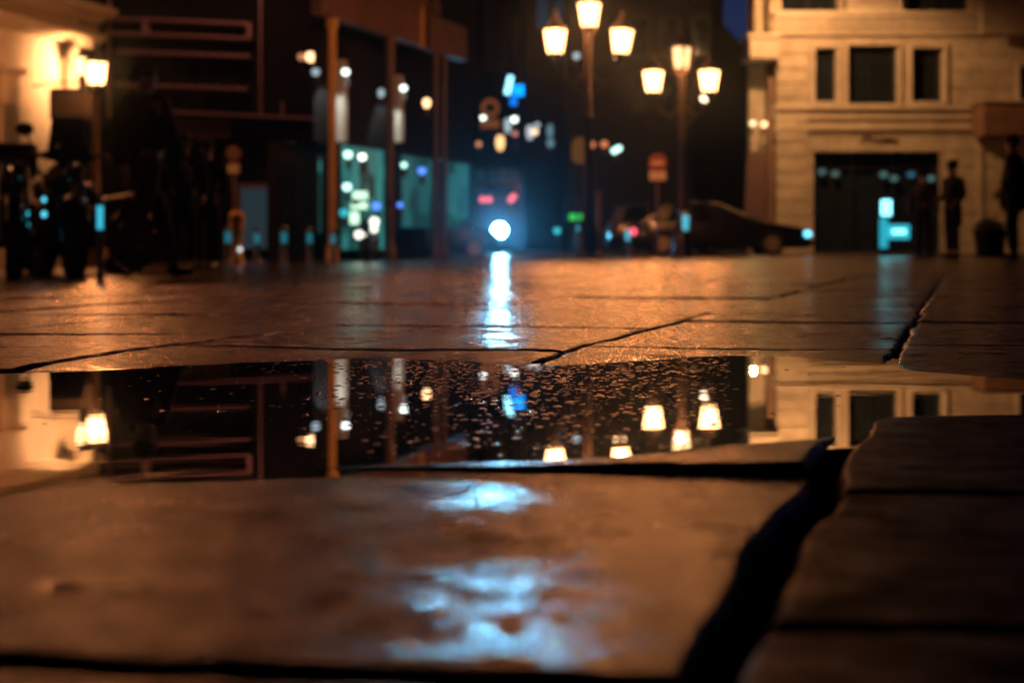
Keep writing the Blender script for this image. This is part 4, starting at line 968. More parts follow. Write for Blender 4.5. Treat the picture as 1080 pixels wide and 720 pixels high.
# ================================================================== vehicles
def loft(secs, name, mat, parent, smooth=True):
    """secs: list of closed rings with equal point counts"""
    n = len(secs[0]); vs = [p for s_ in secs for p in s_]; fs = []
    for i in range(len(secs)-1):
        for k in range(n):
            k2 = (k+1) % n; fs.append((i*n+k, i*n+k2, (i+1)*n+k2, (i+1)*n+k))
    fs.append(tuple(range(n-1, -1, -1))); fs.append(tuple((len(secs)-1)*n+k for k in range(n)))
    m = MB(); m.add(vs, fs); return m.build(name, mat, parent, smooth)
def car(name, label, loc, rz, L, Wd, H, prof, roof, paint, lit=None, tail=True, wheel_r=0.31, axles=(0.17, 0.80)):
    """x runs from tail (0) to nose (L). prof: [(x, shoulder height, half width factor)], roof: [(x, z)] of the glass house"""
    t = thing(name, label, 'car', loc, rz)
    secs = []
    for x, zs, wf in prof:
        w = Wd/2*wf; z0 = 0.20
        secs.append([(x, -w*0.90, z0), (x, -w, z0+0.10), (x, -w*1.0, zs*0.62), (x, -w*0.95, zs-0.06), (x, -w*0.86, zs), (x, 0, zs+0.02),
                     (x, w*0.86, zs), (x, w*0.95, zs-0.06), (x, w, zs*0.62), (x, w, z0+0.10), (x, w*0.90, z0), (x, 0, z0-0.02)])
    body = loft(secs, 'body', paint, t)
    # glass house
    secs = []
    for x, zb, zt in roof:
        wb2 = Wd/2*0.84; wt2 = Wd/2*(0.84-0.10*min(1, (zt-zb)/0.45))
        secs.append([(x, -wb2, zb-0.05), (x, -wt2, zt-0.05), (x, -wt2*0.85, zt), (x, wt2*0.85, zt), (x, wt2, zt-0.05), (x, wb2, zb-0.05)])
    loft(secs, 'roof', paint, t)
    # side windows, windscreen, rear window as glass panels a little proud
    zs = roof[1][1]; top = max(r[2] for r in roof)
    xa, xb = roof[1][0], roof[-2][0]
    n = len(roof)
    for s_ in (-1, 1):
        xm = (xa+xb)/2
        for (a, b) in ((xa+0.12, xm-0.05), (xm+0.05, xb-0.12)):
            yb_ = s_*(Wd/2*0.84+0.012); yt_ = s_*(Wd/2*0.755+0.012); z1, z2 = zs+0.03, top-0.10
            a2 = a+(0.18 if a == xa+0.12 else 0); b2 = b-(0.22 if b == xb-0.12 else 0)
            m = MB(); m.add([(a, yb_, z1), (b, yb_, z1), (b2, yt_, z2), (a2, yt_, z2)], [(0,1,2,3)]); m.build('window', M_glass, t)
    def cross(i, j, nm):
        (x0, zb0, zt0), (x1, zb1, zt1) = roof[i], roof[j]
        d = 0.015 if x1 > x0 else -0.015
        m = MB(); w0 = Wd/2*0.72; w1 = Wd/2*0.54
        m.add([(x1+d, -w0, zt1+0.03), (x1+d, w0, zt1+0.03), (x0+d*2.2, w1, zt0-0.03), (x0+d*2.2, -w1, zt0-0.03)], [(0,1,2,3)]); m.build(nm, M_glass, t)
    cross(n-2, n-1, 'windscreen'); cross(1, 0, 'rear_window')
    for s_ in (-1, 1):
        m = MB(); pts = [(x, s_*(Wd/2*(0.84-0.10*min(1, (zt-zb)/0.45))+0.016), zt-0.055) for x, zb, zt in roof]
        m.tube(pts, 0.014, 8); m.tube([(roof[0][0], s_*(Wd/2*0.84+0.022), zs+0.0), (roof[-1][0], s_*(Wd/2*0.84+0.022), zs-0.01)], 0.012, 8); m.build('window_trim', M_chrome, t, True)
    for ax_ in axles:
        for s_ in (-1, 1):
            wh = MB(); Mx = Matrix.Translation((L*ax_, s_*(Wd/2-0.09), wheel_r)) @ Matrix.Rotation(PI/2, 4, 'X')
            wh.lathe([(wheel_r*0.62, -0.10), (wheel_r*0.93, -0.10), (wheel_r, -0.07), (wheel_r, 0.07), (wheel_r*0.93, 0.10), (wheel_r*0.62, 0.10)], n=28, M=Mx); wo = wh.build('wheel', M_tyre, t, True)
            rm = MB(); rm.lathe([(wheel_r*0.60, -0.105), (wheel_r*0.56, -0.09), (wheel_r*0.2, -0.095), (0.02, -0.11)], n=20, M=Mx)
            rm.lathe([(0.02, 0.11), (wheel_r*0.2, 0.095), (wheel_r*0.56, 0.09), (wheel_r*0.60, 0.105)], n=20, M=Mx); rm.tube([(L*ax_, s_*(Wd/2-0.09)-0.1, wheel_r), (L*ax_, s_*(Wd/2-0.09)+0.1, wheel_r)], 0.03, 8); rm.build('rim', M_rim, wo, True)
            ar = MB(); ar.tube([(L*ax_+(wheel_r+0.05)*math.cos(a), s_*(Wd/2+0.002), wheel_r+(wheel_r+0.05)*math.sin(a)) for a in [PI*k/12 for k in range(13)]], 0.022, 6); ar.build('wheel_arch', M_black, t, True)
    zn = prof[-1][1]; zt_ = prof[0][1]
    for s_ in (-1, 1):
        m = MB(); m.ball((L-0.10, s_*Wd/2*0.70, zn-0.02), 0.12, 12, (1.0, 1.5, 0.75)); m.build('headlight', lit or M_chrome, t, True)
        m = MB(); m.ball((0.06, s_*Wd/2*0.74, zt_-0.10), 0.11, 12, (0.8, 1.3, 0.9)); m.build('tail_light', G_red if tail else M_red, t, True)
        m = MB(); m.ball((roof[-1][0]-0.35, s_*(Wd/2+0.08), zs+0.06), 0.09, 10, (0.7, 1.1, 0.75)); m.build('mirror', paint, t, True)
        for xx in (L*0.38, L*0.60):
            m = MB(); m.box((xx, s_*(Wd/2-0.004), zs*0.80), (0.18, 0.04, 0.03)); m.build('door_handle', M_chrome, t, bevel=0.008)
    m = MB(); m.box((L-0.01, 0, 0.34), (0.10, Wd*0.86, 0.16)); m.build('bumper', M_black, t, bevel=0.03)
    m = MB(); m.box((0.0, 0, 0.36), (0.10, Wd*0.86, 0.16)); m.build('bumper', M_black, t, bevel=0.03)
    m = MB(); m.box((L+0.045, 0, 0.40), (0.015, 0.50, 0.11)); m.build('number_plate', M_signwhite, t)
    return t
# sedan, side on, nose to the right
D = 37.0; L = X(850, D)-X(664, D); xs = X(664, D)
sed = car('parked_car', 'dark sedan parked side on before the second lantern post with cyan lit headlights', (xs, D, fz(xs, D)), 0.0, L, 1.75, 1.42,
    [(0.0, 0.72, 0.72), (0.12, 0.86, 0.86), (0.5, 0.92, 0.97), (1.3, 0.92, 1.0), (2.4, 0.90, 1.0), (3.2, 0.88, 1.0), (3.8, 0.82, 0.97), (4.25, 0.74, 0.90), (4.5, 0.66, 0.78), (L, 0.58, 0.62)],
    [(0.22, 0.88, 0.90), (0.80, 0.89, 1.36), (1.5, 0.89, 1.42), (2.2, 0.88, 1.37), (3.35, 0.86, 0.88)], M_carpaint, G_headside, True, 0.31, (0.17, 0.775))
# city car on the left of the scooter, side on
D = 39.0; L = 3.15; xs = X(404, D)
city = car('parked_car', 'small black city car parked left of the bright scooter headlight', (xs, D, fz(xs, D)), 0.0, L, 1.6, 1.5,
    [(0.0, 0.80, 0.80), (0.08, 0.94, 0.92), (0.4, 0.98, 0.99), (1.4, 0.97, 1.0), (2.2, 0.95, 1.0), (2.75, 0.86, 0.95), (3.05, 0.74, 0.84), (L, 0.62, 0.70)],
    [(0.06, 0.92, 0.94), (0.22, 0.94, 1.42), (1.0, 0.94, 1.50), (1.75, 0.94, 1.44), (2.55, 0.90, 0.92)], M_carpaint2, None, False, 0.28, (0.18, 0.80))
D = 41.0; L = 3.6; xs = X(640, D)
car('parked_car', 'dark hatchback half hidden behind the tail of the sedan', (xs, D, fz(xs, D)), 0.0, L, 1.65, 1.48,
    [(0.0, 0.80, 0.80), (0.08, 0.94, 0.92), (0.4, 0.98, 0.99), (1.6, 0.97, 1.0), (2.5, 0.95, 1.0), (3.1, 0.86, 0.95), (3.45, 0.74, 0.84), (L, 0.62, 0.70)],
    [(0.06, 0.92, 0.94), (0.24, 0.94, 1.40), (1.1, 0.94, 1.48), (2.0, 0.94, 1.42), (2.85, 0.90, 0.92)], M_carpaint2, None, False, 0.29, (0.18, 0.80))
# bits of traffic behind the scooter: a van seen from the rear with red lights
D = 56.0; p = Vector((X(525, D), D, fz(X(525, D), D)))
van = thing('van', 'dark van seen from behind with pink red rear lights above the scooter headlight', 'van', p)
zq = lambda py: Z(py, D)-p.z
m = MB(); m.prism([(-0.98, 0.3), (0.98, 0.3), (1.0, 1.1), (0.92, zq(196)), (0.80, zq(190)), (-0.80, zq(190)), (-0.92, zq(196)), (-1.0, 1.1)], 0, 4.2); m.build('body', M_carpaint2, van, bevel=0.04)
m = MB(); m.bbox(-0.72, 0.72, -0.02, -0.004, zq(208)+0.12, zq(196)); m.build('rear_window', M_glass, van)
for s_, dx in ((-1, -0.60), (-1, -0.34), (1, 0.52), (1, 0.62)):
    m = MB(); m.ball((dx, -0.03, zq(210.5 if dx < 0.6 else 207.5)), 0.13, 12, (1, 0.4, 1)); m.build('rear_light', glow('pink rear lamp', (1.0, 0.16, 0.20), 1.6), van, True)
for s_ in (-1, 1):
    wh = MB(); Mx = Matrix.Translation((s_*0.85, 0.8, 0.33)) @ Matrix.Rotation(PI/2, 4, 'Y'); wh.lathe([(0.2, -0.1), (0.33, -0.1), (0.33, 0.1), (0.2, 0.1)], n=20, M=Mx); wh.build('wheel', M_tyre, van, True)
m = MB(); m.bbox(-0.98, 0.98, -0.10, 0.0-0.005, 0.38, 0.55); m.build('bumper', M_black, van, bevel=0.02)

def two_wheeler(name, label, cat, loc, rz, wr, wb_, seat_h, bar_h, fat, headlit=None, screen=False, fairing=False, top_box=False):
    """x forward, wheels on the ground"""
    t = thing(name, label, cat, loc, rz)
    for x, nm in ((wb_/2, 'front'), (-wb_/2, 'rear')):
        Mx = Matrix.Translation((x, 0, wr)) @ Matrix.Rotation(PI/2, 4, 'X')
        m = MB(); m.lathe([(wr*0.70, -fat/2), (wr*0.93, -fat/2), (wr, -fat*0.25), (wr, fat*0.25), (wr*0.93, fat/2), (wr*0.70, fat/2)], n=28, M=Mx)
        # hollow tyre
        wo = m.build('wheel', M_tyre, t, True)
        m = MB(); m.lathe([(wr*0.68, -fat*0.3), (wr*0.62, -fat*0.2), (0.05, -fat*0.55), (0.05, fat*0.55), (wr*0.62, fat*0.2), (wr*0.68, fat*0.3)], n=20, M=Mx); m.build('rim', M_chrome if fat < 0.1 else M_rim, wo, True)
    hx = wb_/2-0.24
    m = MB()
    for s_ in (-1, 1): m.tube([(wb_/2, s_*fat*0.75, wr), (hx+0.06, s_*fat*0.75, bar_h-0.22), (hx, s_*fat*0.6, bar_h-0.06)], 0.024, 8)
    m.build('fork', M_chrome, t, True)
    m = MB(); m.tube([(hx-0.16, -0.38, bar_h+0.02), (hx-0.06, -0.30, bar_h+0.04), (hx, -0.08, bar_h-0.02), (hx, 0.08, bar_h-0.02), (hx-0.06, 0.30, bar_h+0.04), (hx-0.16, 0.38, bar_h+0.02)], 0.018, 8); m.build('handlebar', M_black, t, True)
    for s_ in (-1, 1):
        m = MB(); m.tube([(hx-0.06, s_*0.27, bar_h+0.03), (hx-0.02, s_*0.34, bar_h+0.20)], 0.009, 6); m.ball((hx-0.02, s_*0.36, bar_h+0.24), 0.075, 10, (0.35, 1.1, 0.8)); m.build('mirror', M_black, t, True)
    # body: tank / leg shield / seat
    if fairing:
        loft([[(hx+0.10, 0.21*math.cos(a)*k, z+0.05*math.sin(a)) for a in [2*PI*i/12 for i in range(12)]] for z, k in ((0.32, 0.8), (0.55, 1.0), (0.80, 0.85), (bar_h-0.05, 0.55))], 'leg_shield', M_carpaint2, t)
        m = MB(); m.box((0.02, 0, 0.30), (0.46, 0.34, 0.08)); m.build('footboard', M_black, t, bevel=0.02)
        ring = lambda x, w, z0, z1: [(x, w*math.cos(a), (z0+z1)/2+(z1-z0)/2*math.sin(a)) for a in [2*PI*i/14 for i in range(14)]]
        loft([ring(-0.15, 0.16, 0.30, 0.66), ring(-0.35, 0.20, 0.34, 0.72), ring(-0.70, 0.19, 0.42, 0.74), ring(-0.95, 0.08, 0.56, 0.72)], 'body', M_carpaint2, t)
    else:
        ring = lambda x, w, z0, z1: [(x, w*math.cos(a), (z0+z1)/2+(z1-z0)/2*math.sin(a)) for a in [2*PI*i/14 for i in range(14)]]
        loft([ring(hx-0.02, 0.07, 0.78, 0.92), ring(hx-0.14, 0.14, 0.70, seat_h+0.22), ring(0.0, 0.15, 0.70, seat_h+0.17), ring(-0.18, 0.10, 0.70, seat_h)], 'tank', M_carpaint, t)
        m = MB(); m.box((0.05, 0, 0.45), (0.44, 0.28, 0.40)); m.tube([(0.05, 0.16, 0.32), (-0.4, 0.2, 0.30), (-0.85, 0.2, 0.42)], 0.05, 10); m.build('engine', M_iron, t, bevel=0.02)
        m = MB(); m.tube([(hx, 0, 0.86), (0.2, 0, 0.30), (-0.28, 0, 0.30), (-0.35, 0, 0.72), (hx-0.05, 0, 0.80)], 0.03, 8); m.tube([(-0.28, 0, 0.36), (-wb_/2, 0.10, wr)], 0.03, 8); m.tube([(-0.28, 0, 0.36), (-wb_/2, -0.10, wr)], 0.03, 8); m.build('frame', M_black, t, True)
    ring = lambda x, w, z0, z1: [(x, w*math.cos(a), (z0+z1)/2+(z1-z0)/2*math.sin(a)) for a in [2*PI*i/14 for i in range(14)]]
    loft([ring(-0.12, 0.10, seat_h-0.10, seat_h-0.01), ring(-0.35, 0.15, seat_h-0.10, seat_h+0.02), ring(-0.65, 0.13, seat_h-0.06, seat_h+0.07), ring(-0.86, 0.06, seat_h, seat_h+0.09)], 'seat', M_black, t)
    for x, s_ in ((wb_/2, 1), (-wb_/2, -1)):
        m = MB(); pts = [(x+(wr+0.035)*math.cos(a), 0, wr+(wr+0.035)*math.sin(a)) for a in [R(25+13*k) for k in range(10)]]
        m.tube(pts, fat*0.55, 8); m.build('mudguard', M_carpaint2, t, True)
    m = MB(); hr = 2.3 if headlit is G_head else 1.0; m.ball((hx+0.14, 0, bar_h-0.16), 0.105*hr, 14, (0.7/hr, 1, 1)); m.build('headlamp_shell', M_black, t, True)
    m = MB(); Mx = Matrix.Translation((hx+0.205, 0, bar_h-0.16)) @ Matrix.Rotation(PI/2, 4, 'Y'); hr = 2.3 if headlit is G_head else 1.0; m.lathe([(0.095*hr, -0.01), (0.09*hr, 0.012), (0.05*hr, 0.024), (0.01, 0.028)], n=20, M=Mx); m.build('headlight', headlit or M_chrome, t, True)
    m = MB(); m.ball((-wb_/2-0.22, 0, seat_h-0.06), 0.06, 10, (0.7, 1.2, 0.8)); m.build('tail_light', M_red, t, True)
    if screen:
        m = MB(); pts = []
        vs = []
        for i, z in enumerate((bar_h-0.02, bar_h+0.18, bar_h+0.36)):
            for k in range(7):
                y = (k-3)/3*0.20*(1-0.18*i); vs.append((hx+0.14-0.09*i-0.5*y*y*3, y, z))
        m.add(vs, [(i*7+k, i*7+k+1, (i+1)*7+k+1, (i+1)*7+k) for i in range(2) for k in range(6)]); o = m.build('windscreen', M_glass, t, True)
        sd = o.modifiers.new('thickness', 'SOLIDIFY'); sd.thickness = 0.006
    if top_box:
        m = MB(); m.box((-wb_/2-0.12, 0, seat_h+0.24), (0.40, 0.44, 0.32)); m.build('top_box', M_black, t, bevel=0.05)
    return t
# scooter whose headlight dazzles the camera
D = 43.0; xs = X(527, D); zs = fz(xs, D)
sc_h = Z(243, D)-zs
sct = two_wheeler('scooter', 'scooter facing the camera with a dazzling blue white headlight', 'scooter', (xs, D+0.7, zs), -PI/2, 0.22, 1.25, sc_h+0.02, sc_h+0.16, 0.11, G_head, False, True)
b_ = bulb(sct, (0.63, 0, sc_h), 1100, (0.20, 0.66, 1.0), 0.12, R(20), (1, 0, -0.012), 0.8)
# parked motorcycles at the left
def mc(px, D, rz, label, **k):
    xs = X(px, D); return two_wheeler('motorcycle', label, 'motorcycle', (xs, D, fz(xs, D)), rz, 0.31, 1.38, 0.80, 1.02, 0.13, **k)
mc(62, 12.6, R(-62), 'dark motorcycle with a windscreen parked left of the walking man', screen=True)
mc(14, 12.2, R(-70), 'dark motorcycle with a top box at the left edge', top_box=True)
mc(92, 15.2, R(-120), 'dark motorcycle farther back under the hanging sign')
# motorcycle with bright chrome beside the city car
xs = X(390, 30); k_ = two_wheeler('motorcycle', 'small motorcycle with shiny white lamps left of the black city car', 'motorcycle', (xs, 30, fz(xs, 30)), R(-75), 0.29, 1.25, 0.76, 0.98, 0.11, glow('motorcycle lamp', (0.95, 1.0, 0.85), 2.5))
for px, py, r_, c in ((378.5, 247.5, 0.085, (1.0, 0.95, 0.8)), (394.5, 241.5, 0.075, (0.85, 1.0, 0.8))):
    pt = W(px, py, 29.2)-Vector(k_.location); pt = Matrix.Rotation(R(75), 3, 'Z') @ pt
    m = MB(); m.ball(pt, r_, 12); m.tube([pt, (pt.x-0.25, pt.y*0.5, pt.z)], 0.02, 6); m.build('indicator', glow('indicator lamp %d' % px, c, 2.5), k_, True)
# cyan indicator lamps on the near motorcycle
for px, py, r_ in ((46.5, 210.5, 0.020), (46.5, 226, 0.024)):
    D = 11.6; p = W(px, py, D)
    t = [o_ for o_ in bpy.data.objects if o_.get('label', '').startswith('dark motorcycle with a windscreen')][0]
    q_ = Matrix.Rotation(R(62), 3, 'Z') @ (p-Vector(t.location))
    m = MB(); m.ball(q_, r_*0.9, 10, (1, 1, 1.2)); m.build('side_lamp', glow('cyan side lamp', (0.1, 0.75, 1.0), 1.6), t, True)

# ================================================================== people
def skinned(name, chains, mat, parent, sub=2):
    """one continuous body grown over a joint skeleton: chains = list of lists of (point, radius); chains share points by exact position"""
    vs = []; rad = []; es = []; key = {}
    def vid(p, r):
        k = tuple(round(c, 4) for c in p)
        if k not in key: key[k] = len(vs); vs.append(p); rad.append(r)
        return key[k]
    for ch in chains:
        ids = [vid(p, r) for p, r in ch]
        for a, b in zip(ids, ids[1:]): es.append((a, b))
    me = bpy.data.meshes.new(name); me.from_pydata(vs, es, []); me.update()
    o = bpy.data.objects.new(name, me); C.objects.link(o)
    md = o.modifiers.new('skin', 'SKIN'); md.use_smooth_shade = True
    for i, r in enumerate(rad):
        rr_ = r if isinstance(r, tuple) else (r, r); me.skin_vertices[0].data[i].radius = rr_
    me.skin_vertices[0].data[0].use_root = True
    ss = o.modifiers.new('sub', 'SUBSURF'); ss.levels = sub; ss.render_levels = sub
    dg = bpy.context.evaluated_depsgraph_get(); dg.update()
    nm = bpy.data.meshes.new_from_object(o.evaluated_get(dg)); nm.name = name
    o.modifiers.clear(); o.data = nm; bpy.data.meshes.remove(me)
    nm.materials.clear(); nm.materials.append(mat); nm.polygons.foreach_set('use_smooth', [True]*len(nm.polygons))
    if parent is not None: o.parent = parent
    return o
def lerp(a, b, t): return tuple(a[i]+(b[i]-a[i])*t for i in range(3))
def person(label, loc, rz, H, pose, coat=M_cloth, trousers=M_trous, hair='short', coat_len=0.50, bag=None, group=None, bulk=1.0):
    """figure faces +x before rotation; pose gives joints scaled to height 1"""
    t = thing('person', label, 'person', loc, rz, group)
    S = lambda p: (p[0]*H, p[1]*H, p[2]*H)
    P = {k: S(v) for k, v in pose.items()}; h = H
    pel, chest, neck, head = P['pelvis'], P['chest'], P['neck'], P['head']
    def head_chain():
        hx_, hy, hz = head
        return [(neck, 0.036*h), ((hx_-0.002*h, hy, hz-0.045*h), (0.036*h, 0.042*h)), ((hx_, hy, hz), (0.046*h, 0.056*h)), ((hx_-0.004*h, hy, hz+0.042*h), (0.036*h, 0.044*h))]
    legs = []; arms = []; tl = []; sl = []
    for s_ in ('l', 'r'):
        hip, kn, an, toe = P['hip_'+s_], P['knee_'+s_], P['ankle_'+s_], P['toe_'+s_]
        legs.append([(pel, (0.085*h, 0.062*h)), (hip, 0.050*h), (lerp(hip, kn, 0.5), 0.042*h), (kn, 0.032*h), (lerp(kn, an, 0.35), 0.032*h), (an, 0.020*h), (toe, 0.016*h)])
        tl.append([(pel, (0.09*h, 0.066*h)), (hip, 0.056*h), (lerp(hip, kn, 0.5), 0.050*h), (kn, 0.041*h), (lerp(kn, an, 0.45), 0.040*h), (lerp(kn, an, 0.94), 0.036*h)])
        sh, el, wr = P['shoulder_'+s_], P['elbow_'+s_], P['wrist_'+s_]
        dr = Vector(wr)-Vector(el); dr.normalize(); sd = Vector((-dr.z, 0, dr.x)); pm = Vector(wr)+dr*0.035*h
        a_ = [(chest, (0.070*h, 0.055*h)), (sh, 0.034*h), (lerp(sh, el, 0.5), 0.028*h), (el, 0.023*h), (lerp(el, wr, 0.4), 0.022*h), (wr, 0.015*h), (tuple(pm), (0.016*h, 0.020*h))]
        arms.append(a_)
        yv = Vector((0, 1, 0))
        for k in range(4):
            b0 = pm+sd*((k-1.5)*0.0105*h); ln = (0.040, 0.046, 0.044, 0.034)[k]*h
            arms.append([(tuple(pm), (0.016*h, 0.020*h)), (tuple(b0+dr*0.02*h), 0.0056*h), (tuple(b0+dr*(0.02*h+ln*0.5)+yv*0.003*h), 0.0050*h), (tuple(b0+dr*(0.016*h+ln*0.85)+yv*0.010*h), 0.0042*h)])
        arms.append([(wr, 0.015*h), (tuple(Vector(wr)+dr*0.02*h+sd*0.022*h), 0.0062*h), (tuple(Vector(wr)+dr*0.045*h+sd*0.032*h), 0.0052*h)])
        sl.append([(chest, (0.078*bulk*h, 0.060*bulk*h)), (sh, 0.043*bulk*h), (lerp(sh, el, 0.5), 0.038*bulk*h), (el, 0.034*bulk*h), (lerp(el, wr, 0.5), 0.031*bulk*h), (lerp(el, wr, 0.93), 0.028*bulk*h)])
    skinned('body', [[(pel, (0.085*h, 0.062*h)), (lerp(pel, chest, 0.5), (0.074*h, 0.056*h)), (chest, (0.070*h, 0.055*h)), (neck, 0.036*h)], head_chain()]+legs+arms, M_skin, t)
    # face: nose, ears on the body's head (part of hair-free skin), hair
    hx_, hy, hz = head
    m = MB(); m.ball((hx_+0.050*h, hy, hz-0.012*h), 0.009*h, 8, (1.2, 0.8, 1.6)); m.build('nose', M_skin, t, True); m = MB(); m.ball((hx_, hy+0.047*h, hz-0.010*h), 0.013*h, 8, (0.7, 0.4, 1.3)); m.build('ear', M_skin, t, True); m = MB(); m.ball((hx_, hy-0.047*h, hz-0.010*h), 0.013*h, 8, (0.7, 0.4, 1.3))
    m.build('ear', M_skin, t, True)
    m = MB(); m.ball((hx_-0.010*h, hy, hz+0.020*h), 0.058*h, 16, (1.08, 0.92, 1.0))
    if hair == 'long':
        m.tube([(hx_-0.025*h, hy, hz+0.02*h), (hx_-0.045*h, hy, hz-0.05*h), (hx_-0.05*h, hy, hz-0.12*h)], [0.048*h, 0.050*h, 0.030*h], 12)
    if hair == 'bun':
        m.ball((hx_-0.055*h, hy, hz+0.055*h), 0.028*h, 12)
    m.build('hair', M_hair, t, True)
    skinned('trousers', [[(pel, (0.09*h, 0.066*h)), (lerp(pel, chest, 0.25), (0.080*h, 0.062*h))]]+tl, trousers, t)
    lo = lerp(pel, chest, -0.15); hem = (pel[0], pel[1], P['hip_l'][2]-coat_len*0.26*h)
    ct = [(chest, (0.078*bulk*h, 0.060*bulk*h)), (lerp(pel, chest, 0.5), (0.082*bulk*h, 0.064*bulk*h)), (pel, (0.094*bulk*h, 0.072*bulk*h))]
    if coat_len > 0.2: ct.append((hem, (0.100*bulk*h, 0.080*bulk*h)))
    skinned('coat', [ct, [(chest, (0.078*bulk*h, 0.060*bulk*h)), (lerp(chest, neck, 0.75), (0.046*bulk*h, 0.044*bulk*h)), (lerp(chest, neck, 1.02), 0.040*h)]]+sl, coat, t)
    for s_ in ('l', 'r'):
        an, toe = P['ankle_'+s_], P['toe_'+s_]
        d = Vector(toe)-Vector(an); d.z = 0; d = d.normalized() if d.length > 1e-4 else Vector((1, 0, 0))
        base = Vector((an[0], an[1], 0)); m = MB(); zf = min(an[2], toe[2])-0.022*h
        heel = Vector(an)-d*0.028*h; heel.z = an[2]-0.022*h; tip = Vector(toe)+d*0.022*h
        heel.z = max(heel.z, 0.012*h); tz = max(toe[2], 0.014*h)
        m.tube([heel+Vector((0,0,0.006*h)), (heel+tip)/2+Vector((0, 0, 0.004*h)), (tip.x, tip.y, tz)], [0.022*h, 0.026*h, 0.016*h], 12)
        m.tube([tuple(heel+d*0.025*h), tuple(Vector(an)+Vector((0, 0, 0.02*h)))], [0.024*h, 0.023*h], 10)
        m.build('shoe', M_shoe, t, True)
    if bag == 'backpack':
        m = MB(); m.ball((chest[0]-0.10*h, chest[1], chest[2]-0.05*h), 0.12*h, 14, (0.55, 0.9, 1.25)); m.build('backpack', M_black, t, True)
    if bag == 'shoulder':
        m = MB(); w_ = P['wrist_l']; m.box((w_[0]-0.03*h, w_[1]+0.03*h, w_[2]+0.03*h), (0.20*h, 0.06*h, 0.16*h)); m.tube([(w_[0]-0.1*h, w_[1]+0.02*h, w_[2]+0.11*h), P['shoulder_l'], (w_[0]+0.04*h, w_[1]+0.02*h, w_[2]+0.11*h)], 0.006*h, 6); m.build('bag', M_black, t, bevel=0.03)
    return t
def walk(stride=0.13, lean=0.01):
    return dict(pelvis=(0, 0, 0.53), chest=(lean, 0, 0.74), neck=(lean*1.3, 0, 0.845), head=(lean*1.6+0.012, 0, 0.925),
        hip_l=(0, 0.052, 0.50), knee_l=(stride*0.62, 0.054, 0.285), ankle_l=(stride, 0.054, 0.045), toe_l=(stride+0.085, 0.058, 0.022),
        hip_r=(0, -0.052, 0.50), knee_r=(-stride*0.30, -0.052, 0.275), ankle_r=(-stride*1.05, -0.052, 0.070), toe_r=(-stride*1.05+0.075, -0.056, 0.020),
        shoulder_l=(lean, 0.115, 0.800), elbow_l=(-0.055, 0.150, 0.640), wrist_l=(-0.015, 0.155, 0.500),
        shoulder_r=(lean, -0.115, 0.800), elbow_r=(0.035, -0.150, 0.635), wrist_r=(0.105, -0.150, 0.510))
def stand(arm=0.0, sp=0.045):
    return dict(pelvis=(0, 0, 0.53), chest=(0.0, 0, 0.74), neck=(0.005, 0, 0.845), head=(0.018, 0, 0.925),
        hip_l=(0, 0.052, 0.50), knee_l=(0.012, sp+0.01, 0.28), ankle_l=(-0.005, sp+0.006, 0.042), toe_l=(0.080, sp+0.02, 0.020),
        hip_r=(0, -0.052, 0.50), knee_r=(0.016, -sp-0.01, 0.28), ankle_r=(0.0, -sp-0.006, 0.042), toe_r=(0.085, -sp-0.02, 0.020),
        shoulder_l=(0, 0.115, 0.800), elbow_l=(-0.02, 0.150, 0.635), wrist_l=(0.05+arm*0.3, 0.145-arm*0.1, 0.500+arm),
        shoulder_r=(0, -0.115, 0.800), elbow_r=(-0.02, -0.150, 0.635), wrist_r=(0.06+arm*0.5, -0.13, 0.505+arm*1.3))
def put(px, D): x = X(px, D); return (x, D, fz(x, D))
D = 11.7; x = X(152, D); zf_ = Z(293, D)
person('large dark man striding across the plaza in a black jacket and brown trousers', (x, D, fz(x, D)), R(48), 1.80, walk(0.20, 0.0), M_cloth2, M_jeans, 'short', 0.12, None, bulk=1.3)
D = 24.2
person('woman in a long black coat with her hair tied up before the ochre wall', put(1005, D), R(200), 1.66, stand(0.06), M_cloth, M_trous, 'bun', 0.85, None, bulk=1.12)
person('dark figure in a black jacket standing left of the woman before the shop', put(973, 25), R(20), 1.58, stand(0.04, 0.075), M_cloth2, M_trous, 'short', 0.35, 'shoulder')
person('large man in black at the right edge of the plaza', put(1069, 20.5), R(150), 1.80, stand(0.05, 0.06), M_cloth, M_trous, 'short', 0.6, None, bulk=1.35)
person('man in black standing behind the black city car', put(437, 40.6), R(-100), 1.88, stand(0.02), M_cloth, M_trous, 'short', 0.5, None)

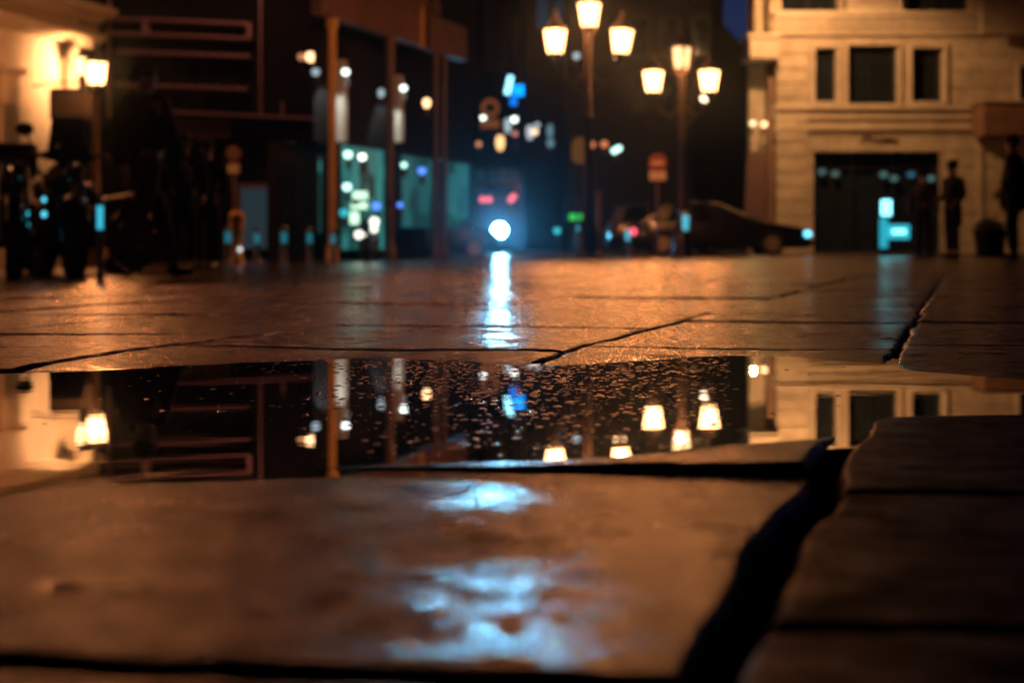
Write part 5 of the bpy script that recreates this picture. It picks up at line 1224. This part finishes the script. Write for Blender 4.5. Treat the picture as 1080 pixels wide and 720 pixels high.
person('dark coated person with a pale face standing just right of the striding man', put(194, 18), R(-80), 1.72, stand(0.03), M_cloth, M_trous, 'short', 0.7, None, bulk=1.2)
person('dark coated person standing between the striding man and the ochre post', put(219, 18.6), R(-110), 1.70, stand(0.05, 0.06), M_cloth2, M_trous, 'short', 0.5, None, bulk=1.25)
# ================================================================== sky, camera
w = bpy.data.worlds.new('World'); sc.world = w; w.use_nodes = True
nt = w.node_tree; bg = nt.nodes.get('Background') or nt.nodes.new('ShaderNodeBackground')
sky = nt.nodes.new('ShaderNodeTexSky'); sky.sky_type = 'NISHITA'; sky.sun_disc = False
sky.sun_elevation = R(-5.0); sky.sun_rotation = 0.0; sky.air_density = 1.0; sky.dust_density = 0.6; sky.ozone_density = 4.0
nt.links.new(sky.outputs['Color'], bg.inputs['Color']); bg.inputs['Strength'].default_value = SKY_STRENGTH
outn = nt.nodes.get('World Output') or nt.nodes.new('ShaderNodeOutputWorld'); nt.links.new(bg.outputs[0], outn.inputs['Surface'])

cd = bpy.data.cameras.new('camera'); cam = bpy.data.objects.new('camera', cd); C.objects.link(cam)
cd.sensor_width = 36; cd.lens = 50; cd.clip_start = 0.02; cd.clip_end = 3000
cam.location = (0, 0, HC); cam.rotation_euler = (PI/2, 0, 0)
cd.shift_y = -(360-Y0)/1080
cd.dof.use_dof = True; cd.dof.focus_distance = 1.36; cd.dof.aperture_fstop = 6.4; cd.dof.aperture_blades = 9
sc.camera = cam

# mist added round the whole plaza to give the lamps a lens halo
HAZE = 0.0006
if HAZE:
    m, nt, out = newmat('halo mist'); v = nt.nodes.new('ShaderNodeVolumePrincipled')
    v.inputs['Color'].default_value = (0.50, 0.74, 1.0, 1); v.inputs['Density'].default_value = HAZE; v.inputs['Anisotropy'].default_value = 0.96
    nt.links.new(v.outputs[0], out.inputs['Volume'])
    h = MB(); h.bbox(-70, 70, -20, 130, -1.9, 30); o = h.build('haze', m); o['kind'] = 'stuff'; tag(o, 'thin mist added over the plaza for the halo round the lamps', 'haze')
